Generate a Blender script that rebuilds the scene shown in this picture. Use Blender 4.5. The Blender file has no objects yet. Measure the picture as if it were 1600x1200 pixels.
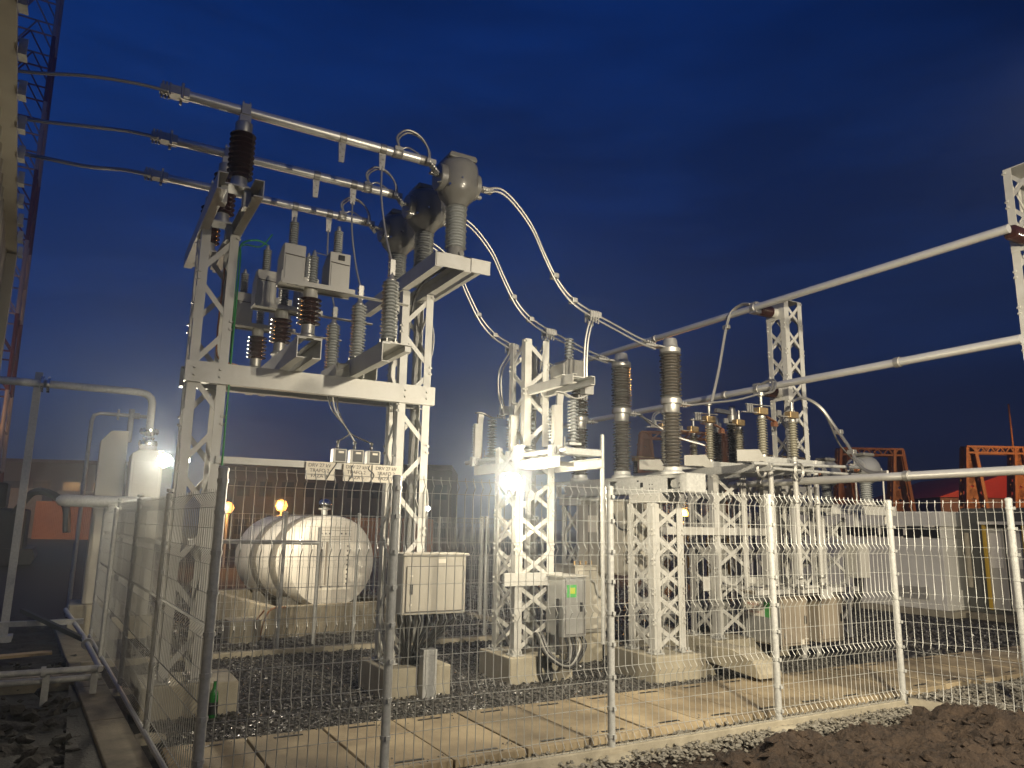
import bpy, bmesh, math, random
import numpy as np
from mathutils import Vector, Matrix
R = math.radians
rnd = random.Random(7)
sc = bpy.context.scene
COL = sc.collection
V = Vector

# ------------------------------------------------------------------ materials
M = {}
def mat(name, col, rough=.5, metal=0., noise=None, bump=None, emit=None, coat=0., spec=None):
    """noise=(scale, amount, colour2[, detail]) mottles the colour, bump=(scale, strength[, distance])"""
    m = bpy.data.materials.new(name); m.use_nodes = True
    nt = m.node_tree; N = nt.nodes; L = nt.links
    b = N['Principled BSDF']
    b.inputs['Base Color'].default_value = (*col, 1); b.inputs['Roughness'].default_value = rough
    b.inputs['Metallic'].default_value = metal
    if coat: b.inputs['Coat Weight'].default_value = coat; b.inputs['Coat Roughness'].default_value = .08
    if spec is not None: b.inputs['Specular IOR Level'].default_value = spec
    tc = N.new('ShaderNodeTexCoord')
    if noise:
        t = N.new('ShaderNodeTexNoise'); t.inputs['Scale'].default_value = noise[0]
        t.inputs['Detail'].default_value = noise[3] if len(noise) > 3 else 6; t.inputs['Roughness'].default_value = .65
        L.new(tc.outputs['Object'], t.inputs['Vector'])
        r = N.new('ShaderNodeValToRGB'); r.color_ramp.elements[0].position = .35; r.color_ramp.elements[1].position = .68
        c2 = noise[2]; a = noise[1]
        r.color_ramp.elements[0].color = (*[col[i]*(1-a)+c2[i]*a for i in range(3)], 1)
        r.color_ramp.elements[1].color = (*col, 1)
        L.new(t.outputs['Fac'], r.inputs['Fac']); L.new(r.outputs['Color'], b.inputs['Base Color'])
        mr = N.new('ShaderNodeMapRange'); mr.inputs['To Min'].default_value = max(0, rough-.1); mr.inputs['To Max'].default_value = min(1, rough+.12)
        L.new(t.outputs['Fac'], mr.inputs['Value']); L.new(mr.outputs['Result'], b.inputs['Roughness'])
    if bump:
        t2 = N.new('ShaderNodeTexNoise'); t2.inputs['Scale'].default_value = bump[0]; t2.inputs['Detail'].default_value = 8
        L.new(tc.outputs['Object'], t2.inputs['Vector'])
        bp = N.new('ShaderNodeBump'); bp.inputs['Strength'].default_value = bump[1]
        bp.inputs['Distance'].default_value = bump[2] if len(bump) > 2 else .01
        L.new(t2.outputs['Fac'], bp.inputs['Height']); L.new(bp.outputs['Normal'], b.inputs['Normal'])
    if emit:
        b.inputs['Emission Color'].default_value = (*emit[0], 1); b.inputs['Emission Strength'].default_value = emit[1]
    M[name] = m
    return m
mat('steel_paint', (.49, .485, .455), .42, 0, (5, .42, (.30, .28, .23), 10), (60, .12, .002))
mat('zinc', (.50, .50, .47), .42, .12, (34, .55, (.30, .30, .29), 3), (80, .1, .001))
mat('wire_zinc', (.43, .43, .40), .42, .15, (5, .2, (.33, .33, .31)))
mat('aluminium', (.72, .71, .67), .36, .55, (5, .2, (.52, .51, .48)))
mat('strand', (.40, .39, .36), .46, .75, (9, .25, (.30, .29, .27)))
mat('clamp_alloy', (.42, .41, .38), .42, .7, (30, .4, (.24, .23, .21)), (70, .2, .002))
mat('porcelain', (.040, .013, .010), .14, 0, (12, .5, (.022, .008, .006)), None, None, .6)
mat('glaze_grey', (.085, .075, .062), .17, 0, (10, .4, (.05, .044, .038)), None, None, .5)
mat('silicone', (.29, .30, .295), .33, 0, (10, .3, (.20, .205, .20)))
mat('ct_paint', (.165, .16, .145), .3, 0, (7, .35, (.10, .095, .085)), (25, .08, .003), None, .25)
mat('silicone_tan', (.27, .25, .19), .33, 0, (10, .3, (.19, .175, .13)))
mat('box_grey', (.42, .41, .37), .45, 0, (5, .3, (.30, .28, .24)), (40, .06, .002))
mat('cabinet_beige', (.46, .43, .36), .45, 0, (4, .3, (.34, .31, .25)), (40, .06, .002))
mat('cabinet_tan', (.34, .29, .22), .45, 0, (4, .35, (.24, .20, .15)), (40, .06, .002))
mat('stainless', (.46, .46, .44), .35, .6, (3, .3, (.32, .32, .31)), (30, .06, .002))
mat('concrete', (.40, .36, .27), .85, 0, (5, .6, (.24, .21, .15), 9), (55, .35, .004))
mat('slab_concrete', (.43, .345, .215), .82, 0, (2.2, .75, (.23, .175, .105), 12), (40, .35, .003))
mat('dirty_concrete', (.29, .25, .18), .88, 0, (4, .75, (.10, .085, .06), 9), (30, .5, .008))
mat('kerb_concrete', (.38, .34, .26), .85, 0, (8, .6, (.18, .16, .11), 9), (50, .4, .004))
mat('yard_soil', (.028, .025, .021), .75, 0, (14, .6, (.012, .011, .01), 9), (45, .8, .02))
mat('stone_dark', (.125, .118, .105), .28, 0, (18, .7, (.045, .042, .038), 5), (60, .3, .004))
mat('stone_pale', (.24, .22, .18), .6, 0, (25, .6, (.10, .095, .08), 5), (60, .3, .004))
mat('soil', (.066, .043, .027), .92, 0, (7, .8, (.020, .013, .009), 12), (26, 1., .05))
mat('mud', (.030, .024, .017), .8, 0, (5, .7, (.013, .010, .008), 10), (22, .9, .03))
mat('tank_white', (.70, .66, .58), .3, 0, (2.5, .25, (.55, .49, .40)), (16, .05, .004), None, .2)
mat('tank_band', (.15, .138, .115), .45, 0, (5, .3, (.30, .27, .22)))
mat('ink', (.06, .05, .045), .6); mat('ink_faint', (.30, .26, .21), .6); mat('ink_red', (.40, .12, .07), .6)
mat('sign_plate', (.62, .57, .47), .5, 0, (6, .2, (.48, .43, .35)))
mat('paper', (.78, .73, .62), .7); mat('sticker_green', (.05, .34, .10), .5, 0, (30, .4, (.20, .40, .05)))
mat('sticker_yellow', (.38, .44, .04), .5)
mat('rubber', (.016, .015, .014), .45, 0, (12, .3, (.03, .028, .025)))
mat('white_cable', (.55, .53, .47), .45); mat('green_cable', (.03, .22, .06), .4)
mat('copper', (.55, .24, .12), .4, .8, (30, .4, (.30, .14, .08))); mat('brass', (.50, .36, .18), .4, .7, (30, .4, (.3, .2, .1)))
mat('dark_glass', (.012, .012, .013), .35, 0, None, None, None, 0, .2); mat('black_paint', (.012, .012, .012), .5)
mat('wall_sheet', (.36, .33, .26), .55, 0, (3, .4, (.22, .19, .14)), (20, .1, .004))
mat('module_wall', (.78, .76, .68), .55, 0, (2, .25, (.38, .36, .31)), (20, .06, .003))
mat('module_dark', (.10, .10, .085), .6, 0, (2, .3, (.13, .13, .11)))
mat('door_white', (.50, .47, .39), .4); mat('yellow_trim', (.55, .36, .05), .5)
mat('rust_paint', (.38, .16, .06), .6, 0, (1.2, .5, (.10, .03, .015)))
mat('mast_red', (.20, .035, .02), .6, 0, (1, .4, (.12, .02, .012))); mat('mast_white', (.60, .50, .42), .6, 0, (1, .3, (.34, .25, .19)))
mat('roof_red', (.42, .025, .018), .55, 0, (.8, .3, (.25, .015, .012))); mat('shed_wall', (.20, .12, .10), .7)
mat('container_orange', (.60, .26, .09), .55, 0, (1, .4, (.30, .07, .02))); mat('container_grey', (.28, .28, .27), .6, 0, (1, .3, (.19, .19, .18)))
mat('container_yellow', (.42, .24, .02), .55); mat('container_maroon', (.14, .03, .02), .6)
mat('far_wall', (.10, .078, .062), .85, 0, (.6, .4, (.065, .05, .04))); mat('far_window', (.015, .016, .02), .25)
mat('wood', (.52, .38, .20), .7, 0, (9, .5, (.30, .20, .10)))
mat('bottle_green', (.02, .16, .03), .12)
mat('chrome', (.75, .74, .70), .12, 1.)
mat('lens_white', (.9, .9, .85), .3, 0, None, None, ((1, .90, .68), 55)); mat('lens_orange', (.9, .6, .3), .3, 0, None, None, ((1, .44, .09), 2.3))
mat('lens_cool', (.9, .9, .9), .3, 0, None, None, ((.85, .95, 1.), 18))

def slab_tone(m, pitch=.6, x0=.70):
    # every slab was cast separately: its own tone, plus broad damp stains
    nt = m.node_tree; N = nt.nodes; L = nt.links; b = N['Principled BSDF']; src = b.inputs['Base Color'].links[0].from_socket
    tc = N.new('ShaderNodeTexCoord'); sp = N.new('ShaderNodeSeparateXYZ'); L.new(tc.outputs['Object'], sp.inputs[0])
    a = N.new('ShaderNodeMath'); a.operation = 'SUBTRACT'; a.inputs[1].default_value = x0; L.new(sp.outputs['X'], a.inputs[0])
    d = N.new('ShaderNodeMath'); d.operation = 'DIVIDE'; d.inputs[1].default_value = pitch; L.new(a.outputs[0], d.inputs[0])
    f = N.new('ShaderNodeMath'); f.operation = 'FLOOR'; L.new(d.outputs[0], f.inputs[0])
    w = N.new('ShaderNodeTexWhiteNoise'); w.noise_dimensions = '1D'; L.new(f.outputs[0], w.inputs['W'])
    n = N.new('ShaderNodeTexNoise'); n.inputs['Scale'].default_value = 1.1; n.inputs['Detail'].default_value = 7; L.new(tc.outputs['Object'], n.inputs['Vector'])
    r1 = N.new('ShaderNodeMapRange'); r1.inputs['To Min'].default_value = .74; r1.inputs['To Max'].default_value = 1.08; L.new(w.outputs['Value'], r1.inputs['Value'])
    r2 = N.new('ShaderNodeMapRange'); r2.inputs['From Min'].default_value = .38; r2.inputs['From Max'].default_value = .58; r2.inputs['To Min'].default_value = .66; r2.inputs['To Max'].default_value = 1.05; L.new(n.outputs['Fac'], r2.inputs['Value'])
    mu = N.new('ShaderNodeMath'); mu.operation = 'MULTIPLY'; L.new(r1.outputs[0], mu.inputs[0]); L.new(r2.outputs[0], mu.inputs[1])
    vs = N.new('ShaderNodeVectorMath'); vs.operation = 'SCALE'; L.new(src, vs.inputs[0]); L.new(mu.outputs[0], vs.inputs['Scale']); L.new(vs.outputs[0], b.inputs['Base Color'])
slab_tone(M['slab_concrete'])
# ------------------------------------------------------------------ mesh builder
WL = {}
class MB:
    def __init__(s): s.v = []; s.f = []; s.sm = []
    def add(s, vs, fs, smooth=False):
        o = len(s.v); s.v += [tuple(v) for v in vs]; s.f += [tuple(i+o for i in f) for f in fs]; s.sm += [smooth]*len(fs); return s
    def box(s, x0, x1, y0, y1, z0, z1, mx=None):
        vs = [(x0,y0,z0),(x1,y0,z0),(x1,y1,z0),(x0,y1,z0),(x0,y0,z1),(x1,y0,z1),(x1,y1,z1),(x0,y1,z1)]
        if mx is not None: vs = [mx @ V(v) for v in vs]
        return s.add(vs, [(3,2,1,0),(4,5,6,7),(0,1,5,4),(1,2,6,5),(2,3,7,6),(3,0,4,7)])
    def bar(s, p, q, w, h, up=(0,0,1)):
        p, q = V(p), V(q); d = (q-p); ln = d.length; d.normalize(); up = V(up)
        sd = d.cross(up)
        if sd.length < 1e-4: sd = d.cross(V((1,0,0)))
        sd.normalize(); u = sd.cross(d)
        vs = []
        for e in (p, q):
            for a, b in ((-1,-1),(1,-1),(1,1),(-1,1)): vs.append(e + sd*(a*w/2) + u*(b*h/2))
        return s.add(vs, [(0,1,2,3),(7,6,5,4),(1,0,4,5),(2,1,5,6),(3,2,6,7),(0,3,7,4)])
    def tube(s, pts, r, n=8, cap=True):
        pts = [V(p) for p in pts]; m = len(pts); vs = []; fr = None
        for i, p in enumerate(pts):
            a = pts[max(i-1,0)]; b = pts[min(i+1,m-1)]; d = (b-a).normalized()
            if fr is None:
                fr = d.cross(V((0,0,1)))
                if fr.length < 1e-3: fr = d.cross(V((0,1,0)))
            fr = (fr - d*fr.dot(d)).normalized(); u = d.cross(fr)
            rr = r[i] if isinstance(r, (list, tuple)) else r
            for k in range(n):
                t = 2*math.pi*k/n; vs.append(p + fr*(math.cos(t)*rr) + u*(math.sin(t)*rr))
        fs = [(i*n+k, i*n+(k+1)%n, (i+1)*n+(k+1)%n, (i+1)*n+k) for i in range(m-1) for k in range(n)]
        s.add(vs, fs, True)
        if cap:
            o = len(s.v)-len(vs)
            s.f += [tuple(o+k for k in range(n))[::-1], tuple(o+(m-1)*n+k for k in range(n))]; s.sm += [False, False]
        return s
    def lathe(s, prof, c=(0,0,0), n=20, axis='z', sy=1.):
        """prof: (radius, height) from one end to the other"""
        vs = []
        for r, z in prof:
            for k in range(n):
                t = 2*math.pi*k/n; a, b = math.cos(t)*r, math.sin(t)*r*sy
                p = (a, b, z) if axis == 'z' else ((z, a, b) if axis == 'x' else (b, z, a))
                vs.append((c[0]+p[0], c[1]+p[1], c[2]+p[2]))
        m = len(prof)
        fs = [(i*n+k, i*n+(k+1)%n, (i+1)*n+(k+1)%n, (i+1)*n+k) for i in range(m-1) for k in range(n)]
        s.add(vs, fs, True); o = len(s.v)-len(vs)
        s.f += [tuple(o+k for k in range(n))[::-1], tuple(o+(m-1)*n+k for k in range(n))]; s.sm += [False, False]
        return s
    def prism(s, poly, a, b, axis='y'):
        """2-D outline extruded: axis y -> poly in (x,z); axis x -> (y,z); axis z -> (x,y)"""
        n = len(poly); vs = []
        for e in (a, b):
            for u, w in poly: vs.append((u, e, w) if axis == 'y' else ((e, u, w) if axis == 'x' else (u, w, e)))
        return s.add(vs, [tuple(range(n)), tuple(range(2*n-1, n-1, -1))] + [(i, (i+1)%n, n+(i+1)%n, n+i)[::-1] for i in range(n)])
    def build(s, name, m, parent=None, bevel=0, local=False):
        o = V((0,0,0)) if (parent is None or local) else WL.get(parent.name, V((0,0,0)))
        me = bpy.data.meshes.new(name)
        me.from_pydata([(x-o.x, y-o.y, z-o.z) for x, y, z in s.v], [], s.f); me.update()
        me.polygons.foreach_set('use_smooth', s.sm)
        bm = bmesh.new(); bm.from_mesh(me); bmesh.ops.recalc_face_normals(bm, faces=bm.faces); bm.to_mesh(me); bm.free()
        if any(s.sm): me.set_sharp_from_angle(angle=R(42))
        me.materials.append(M[m])
        ob = bpy.data.objects.new(name, me); COL.objects.link(ob)
        if parent is not None: ob.parent = parent; WL[ob.name] = WL.get(parent.name, V((0,0,0)))
        if bevel:
            bv = ob.modifiers.new('edge', 'BEVEL'); bv.width = bevel; bv.segments = 2; bv.limit_method = 'ANGLE'; bv.angle_limit = R(40)
        return ob
def tag(o, label=None, cat=None, group=None, kind=None):
    if label: o['label'] = label
    if cat: o['category'] = cat
    if group: o['group'] = group
    if kind: o['kind'] = kind
    return o
def thing(name, label, cat, loc=(0,0,0), group=None, rz=0):
    o = bpy.data.objects.new(name, None); COL.objects.link(o); o.location = loc; o.empty_display_size = .1
    o.rotation_euler = (0,0,rz); WL[o.name] = V(loc)
    return tag(o, label, cat, group)
def dup(o, loc, label=None, parent=None, rz=None):
    c = o.copy(); COL.objects.link(c)
    if parent is None: c.location = loc
    else: c.parent = parent
    if rz is not None: c.rotation_euler = (0,0,rz)
    if label: c['label'] = label
    for ch in list(o.children):
        dup(ch, None, None, c)
    return c
def text(body, size, m, parent, loc, rot, name='lettering', align='CENTER', ext=.0008):
    cu = bpy.data.curves.new(name, 'FONT'); cu.body = body; cu.size = size; cu.align_x = align; cu.align_y = 'CENTER'; cu.extrude = ext
    cu.materials.append(M[m]); tmp = bpy.data.objects.new('tmp', cu); COL.objects.link(tmp)
    me = bpy.data.meshes.new_from_object(tmp.evaluated_get(bpy.context.evaluated_depsgraph_get())); bpy.data.objects.remove(tmp); bpy.data.curves.remove(cu)
    o = bpy.data.objects.new(name, me); COL.objects.link(o)
    o.parent = parent; o.location = V(loc) - WL.get(parent.name, V((0,0,0))); o.rotation_euler = rot
    return o
def spline(pts, k=8):
    pts = [V(p) for p in pts]; P = [pts[0]*2-pts[1]] + pts + [pts[-1]*2-pts[-2]]; out = []
    for i in range(1, len(P)-2):
        a, b, c, d = P[i-1:i+3]
        for j in range(k):
            t = j/k; out.append(.5*((2*b)+(c-a)*t+(2*a-5*b+4*c-d)*t*t+(3*b-a-3*c+d)*t**3))
    out.append(pts[-1]); return out
def off(pts, d): return [V(p)+V(d) for p in pts]
def sheds(z0, z1, rc, rs, n, alt=None):
    """ribbed insulator outline from z0 to z1"""
    p = [(rc, z0)]; h = (z1-z0)/n
    for i in range(n):
        r = rs if (alt is None or i % 2 == 0) else alt; z = z0+h*i
        p += [(rc, z+h*.25), (r*.97, z+h*.42), (r, z+h*.50), (r*.97, z+h*.57), (rc*1.04, z+h*.9)]
    return p+[(rc, z1)]
PH = [6.8, 7.75, 8.7]                        # the three phases stand at these depths
NM = ['nearest', 'middle', 'farthest']

def lattice(par, x0, x1, y0, y1, z0, z1, m='steel_paint', leg=.055, brace=.04, n=None, taper=(0,0), t=.007, double=False):
    """four angle-section legs and zigzag braces; taper = inward shift of the top in x and y"""
    tx, ty = taper
    def P(ix, iy, z):
        k = (z-z0)/(z1-z0)
        return V(((x0+tx*k) if ix == 0 else (x1-tx*k), (y0+ty*k) if iy == 0 else (y1-ty*k), z))
    for ix in (0, 1):
        for iy in (0, 1):
            b = MB(); sx = 1 if ix == 0 else -1; sy = 1 if iy == 0 else -1
            p, q = P(ix, iy, z0), P(ix, iy, z1)
            b.bar(p+V((sx*leg/2, sy*t/2, 0)), q+V((sx*leg/2, sy*t/2, 0)), leg, t, (0,1,0))
            b.bar(p+V((sx*t/2, sy*(leg/2+t/2), 0)), q+V((sx*t/2, sy*(leg/2+t/2), 0)), leg-t, t, (1,0,0))
            b.build('leg', m, par)
    b = MB(); w = max(x1-x0, y1-y0); n = n or max(2, round((z1-z0)/(w*1.15)))
    for face in range(4):
        for i in range(n):
            za, zb = z0+(z1-z0)*(i+.04)/n, z0+(z1-z0)*(i+.96)/n
            A, B = [((0,0),(1,0)), ((0,1),(1,1)), ((0,0),(0,1)), ((1,0),(1,1))][face]
            s_ = (i+face//1) % 2
            if s_: A, B = B, A
            nrm = [(0,-1,0), (0,1,0), (-1,0,0), (1,0,0)][face]
            for k_, (A_, B_) in enumerate(((A, B), (B, A)) if double else ((A, B),)):
                o = V(nrm)*-(t+.004+.0075*k_)
                p, q = P(*A_, za)+o, P(*B_, zb)+o; d = (q-p).normalized()*.02
                b.bar(p+d, q-d, brace, .006, nrm)
                for e in (p+d*1.2, q-d*1.2):                    # bolt heads
                    c = e - o*1.0; b.bar(c+V(nrm)*.001, c+V(nrm)*.016, .022, .022)
    b.build('bracing', m, par)
def channel(b, p, q, h, w, side, t=.008):
    """C-section between p and q (centre of web), flanges towards side"""
    p, q = V(p), V(q); sd = V(side); up = V((0,0,1))
    b.bar(p, q, t, h, up)
    for s_ in (-1, 1):
        o = sd*(w/2) + up*(s_*(h/2-t/2)) + sd*(t/2)
        b.bar(p+o, q+o, w, t, up) if abs((q-p).normalized().z) < .5 else None
    return b
def anchor_feet(par, x0, x1, y0, y1, z):
    for x in (x0+.03, x1-.03):
        for y in (y0+.03, y1-.03):
            b = MB(); b.box(x-.075, x+.075, y-.075, y+.075, z, z+.014)
            for dx in (-.05, .05):
                for dy in (-.05, .05): b.tube([(x+dx, y+dy, z+.012), (x+dx, y+dy, z+.05)], .010, 6)
            b.build('base_plate', 'zinc', par)
def footing(x0, x1, y0, y1, h, label):
    o = MB().box(x0, x1, y0, y1, -.25, h).build('concrete_footing', 'concrete', None, .012)
    return tag(o, label, 'footing', 'concrete footings under the steel columns')

def door_details(par, x0, x1, y, z0, z1, hinge_left=True):
    """seam, hinges and handle of a door on a face looking towards -y"""
    b = MB()
    for a, c in (((x0, z0), (x1, z0)), ((x0, z1), (x1, z1)), ((x0, z0), (x0, z1)), ((x1, z0), (x1, z1))):
        b.box(min(a[0], c[0])-.003, max(a[0], c[0])+.003, y-.0018, y-.0004, min(a[1], c[1])-.003, max(a[1], c[1])+.003)
    b.build('door_seam', 'ink', par)
    xh = x0 if hinge_left else x1
    for z in (z0+(z1-z0)*.18, z0+(z1-z0)*.82): MB().tube([(xh, y-.008, z-.03), (xh, y-.008, z+.03)], .009, 8).build('hinge', 'clamp_alloy', par)
    xk = x1-.05 if hinge_left else x0+.05; zm = (z0+z1)/2
    MB().box(xk-.012, xk+.012, y-.022, y-.003, zm-.05, zm+.05).build('handle', 'black_paint', par, .004)
# ------------------------------------------------------------------ world, camera
def world():
    w = bpy.data.worlds.new('World'); sc.world = w; w.use_nodes = True
    nt = w.node_tree; N = nt.nodes; L = nt.links; bg = N['Background']
    tc = N.new('ShaderNodeTexCoord'); sp = N.new('ShaderNodeSeparateXYZ'); L.new(tc.outputs['Generated'], sp.inputs[0])
    r = N.new('ShaderNodeValToRGB'); r.color_ramp.interpolation = 'EASE'
    st = [(0., (.046,.052,.088)), (.04, (.036,.052,.115)), (.12, (.019,.048,.150)), (.24, (.010,.038,.155)), (.42, (.004,.029,.150)), (.62, (.002,.020,.120)), (1., (.001,.012,.080))]
    e = r.color_ramp.elements; e[0].position, e[0].color = st[0][0], (*st[0][1], 1); e[1].position, e[1].color = st[-1][0], (*st[-1][1], 1)
    for p, c in st[1:-1]: x = e.new(p); x.color = (*c, 1)
    L.new(sp.outputs['Z'], r.inputs['Fac'])
    # the side towards +X (away from the town glow) is darker
    mr = N.new('ShaderNodeMapRange'); mr.inputs['From Min'].default_value = -.1; mr.inputs['From Max'].default_value = .98
    mr.inputs['To Min'].default_value = 1.3; mr.inputs['To Max'].default_value = .44
    L.new(sp.outputs['X'], mr.inputs['Value'])
    # soft long clouds low over the horizon
    mp = N.new('ShaderNodeMapping'); mp.inputs['Scale'].default_value = (1.3, 1.3, 6.); L.new(tc.outputs['Generated'], mp.inputs['Vector'])
    n = N.new('ShaderNodeTexNoise'); n.inputs['Scale'].default_value = 1.9; n.inputs['Detail'].default_value = 7; n.inputs['Roughness'].default_value = .6; L.new(mp.outputs[0], n.inputs['Vector'])
    cr = N.new('ShaderNodeMapRange'); cr.inputs['From Min'].default_value = .38; cr.inputs['From Max'].default_value = .68; cr.inputs['To Min'].default_value = .66; cr.inputs['To Max'].default_value = 1.25
    L.new(n.outputs['Fac'], cr.inputs['Value'])
    m1 = N.new('ShaderNodeMath'); m1.operation = 'MULTIPLY'; L.new(mr.outputs[0], m1.inputs[0]); L.new(cr.outputs[0], m1.inputs[1])
    mx = N.new('ShaderNodeVectorMath'); mx.operation = 'SCALE'; L.new(r.outputs['Color'], mx.inputs[0]); L.new(m1.outputs[0], mx.inputs['Scale'])
    L.new(mx.outputs[0], bg.inputs['Color']); bg.inputs['Strength'].default_value = 1.
world()
cam = bpy.data.cameras.new('camera'); co = bpy.data.objects.new('camera', cam); COL.objects.link(co); sc.camera = co
p, r_, y = R(10.765), R(.969), R(29.653)
fw = V((math.sin(y)*math.cos(p), math.cos(y)*math.cos(p), math.sin(p))); r0 = V((math.cos(y), -math.sin(y), 0)); u0 = r0.cross(fw)
rt = r0*math.cos(r_)+u0*math.sin(r_); up = u0*math.cos(r_)-r0*math.sin(r_)
co.matrix_world = Matrix(((rt.x, up.x, -fw.x, 0), (rt.y, up.y, -fw.y, 0), (rt.z, up.z, -fw.z, 1.69), (0,0,0,1)))
cam.sensor_fit = 'HORIZONTAL'; cam.sensor_width = 36; cam.lens = 36*1163.03/1600; cam.clip_start = .05; cam.clip_end = 3000
sc.view_settings.view_transform = 'Standard'; sc.view_settings.look = 'None'; sc.view_settings.exposure = 0; sc.view_settings.gamma = 1
sc.cycles.use_denoising = True
try: sc.cycles.denoiser = 'OPENIMAGEDENOISE'
except Exception: pass
sc.cycles.max_bounces = 6; sc.cycles.diffuse_bounces = 3; sc.cycles.glossy_bounces = 3; sc.cycles.transmission_bounces = 3; sc.cycles.sample_clamp_indirect = 4; sc.cycles.volume_bounces = 0
sc.cycles.caustics_reflective = False; sc.cycles.caustics_refractive = False
# ------------------------------------------------------------------ ground
from mathutils import noise as NZ
def grid(name, x0, x1, y0, y1, step, hf, m, kind='structure'):
    nx, ny = int((x1-x0)/step)+1, int((y1-y0)/step)+1; b = MB()
    vs = [(x0+i*step, y0+j*step, hf(x0+i*step, y0+j*step)) for j in range(ny) for i in range(nx)]
    b.add(vs, [(j*nx+i, j*nx+i+1, (j+1)*nx+i+1, (j+1)*nx+i) for j in range(ny-1) for i in range(nx-1)], True)
    return tag(b.build(name, m), None, None, None, kind)
tag(MB().add([(-330,-60,-.06),(330,-60,-.06),(330,330,-.06),(-330,330,-.06)], [(0,1,2,3)]).build('ground', 'yard_soil'), kind='structure')
tag(MB().add([(.1,5.0,-.008),(40,5.0,-.008),(40,40,-.008),(.1,40,-.008)], [(0,1,2,3)]).build('yard_ground', 'yard_soil'), kind='structure')
def left_h(x, y):
    v = V((x*2.2, y*2.2, 0)); return -.05+.07*NZ.fractal(v, 1., 2., 6) + .02*NZ.noise(v*7)
grid('muddy_ground', -6, .40, 1.0, 16, .045, left_h, 'mud')
def mound_h(x, y):
    v = V((x*2.3, y*2.3, 3.)); n = NZ.fractal(v, .75, 2.1, 8)
    edge = 4.55 + .17*NZ.noise(V((x*1.3, 0, 7)))+.10*NZ.noise(V((x*4.1, 2, 7))) - max(0, 4.7-x)*.26 - max(0, x-7.2)*.95
    k = max(0., min(1., (edge-y)/.28)); k = k*k*(3-2*k)
    lump = abs(NZ.noise(V((x*5.3, y*5.3, 1))))*.045+abs(NZ.noise(V((x*13, y*13, 1))))*.022
    return -.05 + k*(.10 + .115*n + lump*1.5 + .05*max(0, min(1.2, (edge-y))))
grid('earth_mound', 2.6, 10.2, .6, 5.0, .026, mound_h, 'soil')
def stones(name, pts, m, label=None):
    T = []
    for _ in range(14):
        ps = []
        for d in ((1,0,0),(-1,0,0),(0,1,0),(0,-1,0),(0,0,1),(0,0,-1),(.6,.6,.5),(-.6,.6,-.4),(.5,-.6,.4),(-.6,-.5,.5)):
            ps.append(V(d)*rnd.uniform(.7, 1.2))
        bm = bmesh.new(); [bm.verts.new(p) for p in ps]
        res = bmesh.ops.convex_hull(bm, input=bm.verts); bmesh.ops.delete(bm, geom=[v for v in bm.verts if not v.link_faces], context='VERTS')
        bm.verts.index_update(); T.append((np.array([v.co[:] for v in bm.verts]), [[v.index for v in f.verts] for f in bm.faces])); bm.free()
    vs, fs, o = [], [], 0
    for x, y, z, s_ in pts:
        tv, tf = T[rnd.randrange(14)]
        mx = np.array(Matrix.Rotation(rnd.uniform(0, 6.28), 3, 'Z') @ Matrix.Rotation(rnd.uniform(-.8, .8), 3, 'X'))
        q = (tv*np.array((rnd.uniform(.8, 1.35), rnd.uniform(.7, 1.1), rnd.uniform(.5, .8)))*s_) @ mx.T + np.array((x, y, z))
        vs.append(q); fs += [tuple(i+o for i in f) for f in tf]; o += len(tv)
    me = bpy.data.meshes.new(name); me.from_pydata(np.concatenate(vs).tolist(), [], fs); me.materials.append(M[m])
    ob = bpy.data.objects.new(name, me); COL.objects.link(ob); return tag(ob, label, None, None, 'stuff')
pts = []
for i in range(36000):
    x, y = rnd.uniform(.75, 9.6), 6.38+(rnd.random()**1.35)*5.0
    pts.append((x, y, rnd.uniform(-.012, .012), rnd.uniform(.009, .022)))
for i in range(9000):
    x, y = rnd.uniform(1., 14), rnd.uniform(10.6, 20)
    pts.append((x, y, rnd.uniform(-.01, .015), rnd.uniform(.025, .05)))
for i in range(3500):
    x, y = rnd.uniform(9.6, 15.2), rnd.uniform(5.9, 11)
    pts.append((x, y, rnd.uniform(-.01, .015), rnd.uniform(.022, .042)))
stones('dark_gravel', pts, 'stone_dark', 'dark wet gravel spread over the fenced yard')
pts = []
for i in range(6500):
    x = 1.2+9.2*rnd.random()**.6; y = 4.86 + rnd.gauss(-.12, .15) - max(0, x-7.3)*rnd.uniform(0, 1)*.9
    if rnd.random() < .25: y = rnd.uniform(4.93, 5.12)
    pts.append((x, y, rnd.uniform(-.03, .012), rnd.uniform(.012, .026)))
for i in range(1500):
    pts.append((rnd.uniform(7.7, 11.5), rnd.uniform(3.6, 5.15), rnd.uniform(-.03, .0), rnd.uniform(.014, .03)))
for i in range(420):
    pts.append((rnd.uniform(.8, 12), rnd.choice((5.13+abs(rnd.gauss(0, .12)), 6.36-abs(rnd.gauss(0, .10)))), .056, rnd.uniform(.005, .012)))
stones('pale_gravel', pts, 'stone_pale', 'pale gravel strip along the foot of the mesh fence')
pts = [(rnd.uniform(-3, .2), rnd.uniform(3, 11), rnd.uniform(-.05, .0), abs(rnd.gauss(.03, .03))+.012) for i in range(900)]
stones('scattered_rubble', pts, 'mud', 'muddy stones scattered outside the fence')
pts = []
for i in range(1500):
    x, y = rnd.uniform(3.2, 10), rnd.uniform(2.2, 4.6); pts.append((x, y, mound_h(x, y), abs(rnd.gauss(0, .026))+.008))
stones('loose_clods', pts, 'soil', 'clods of brown earth on the dirt mound')
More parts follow.
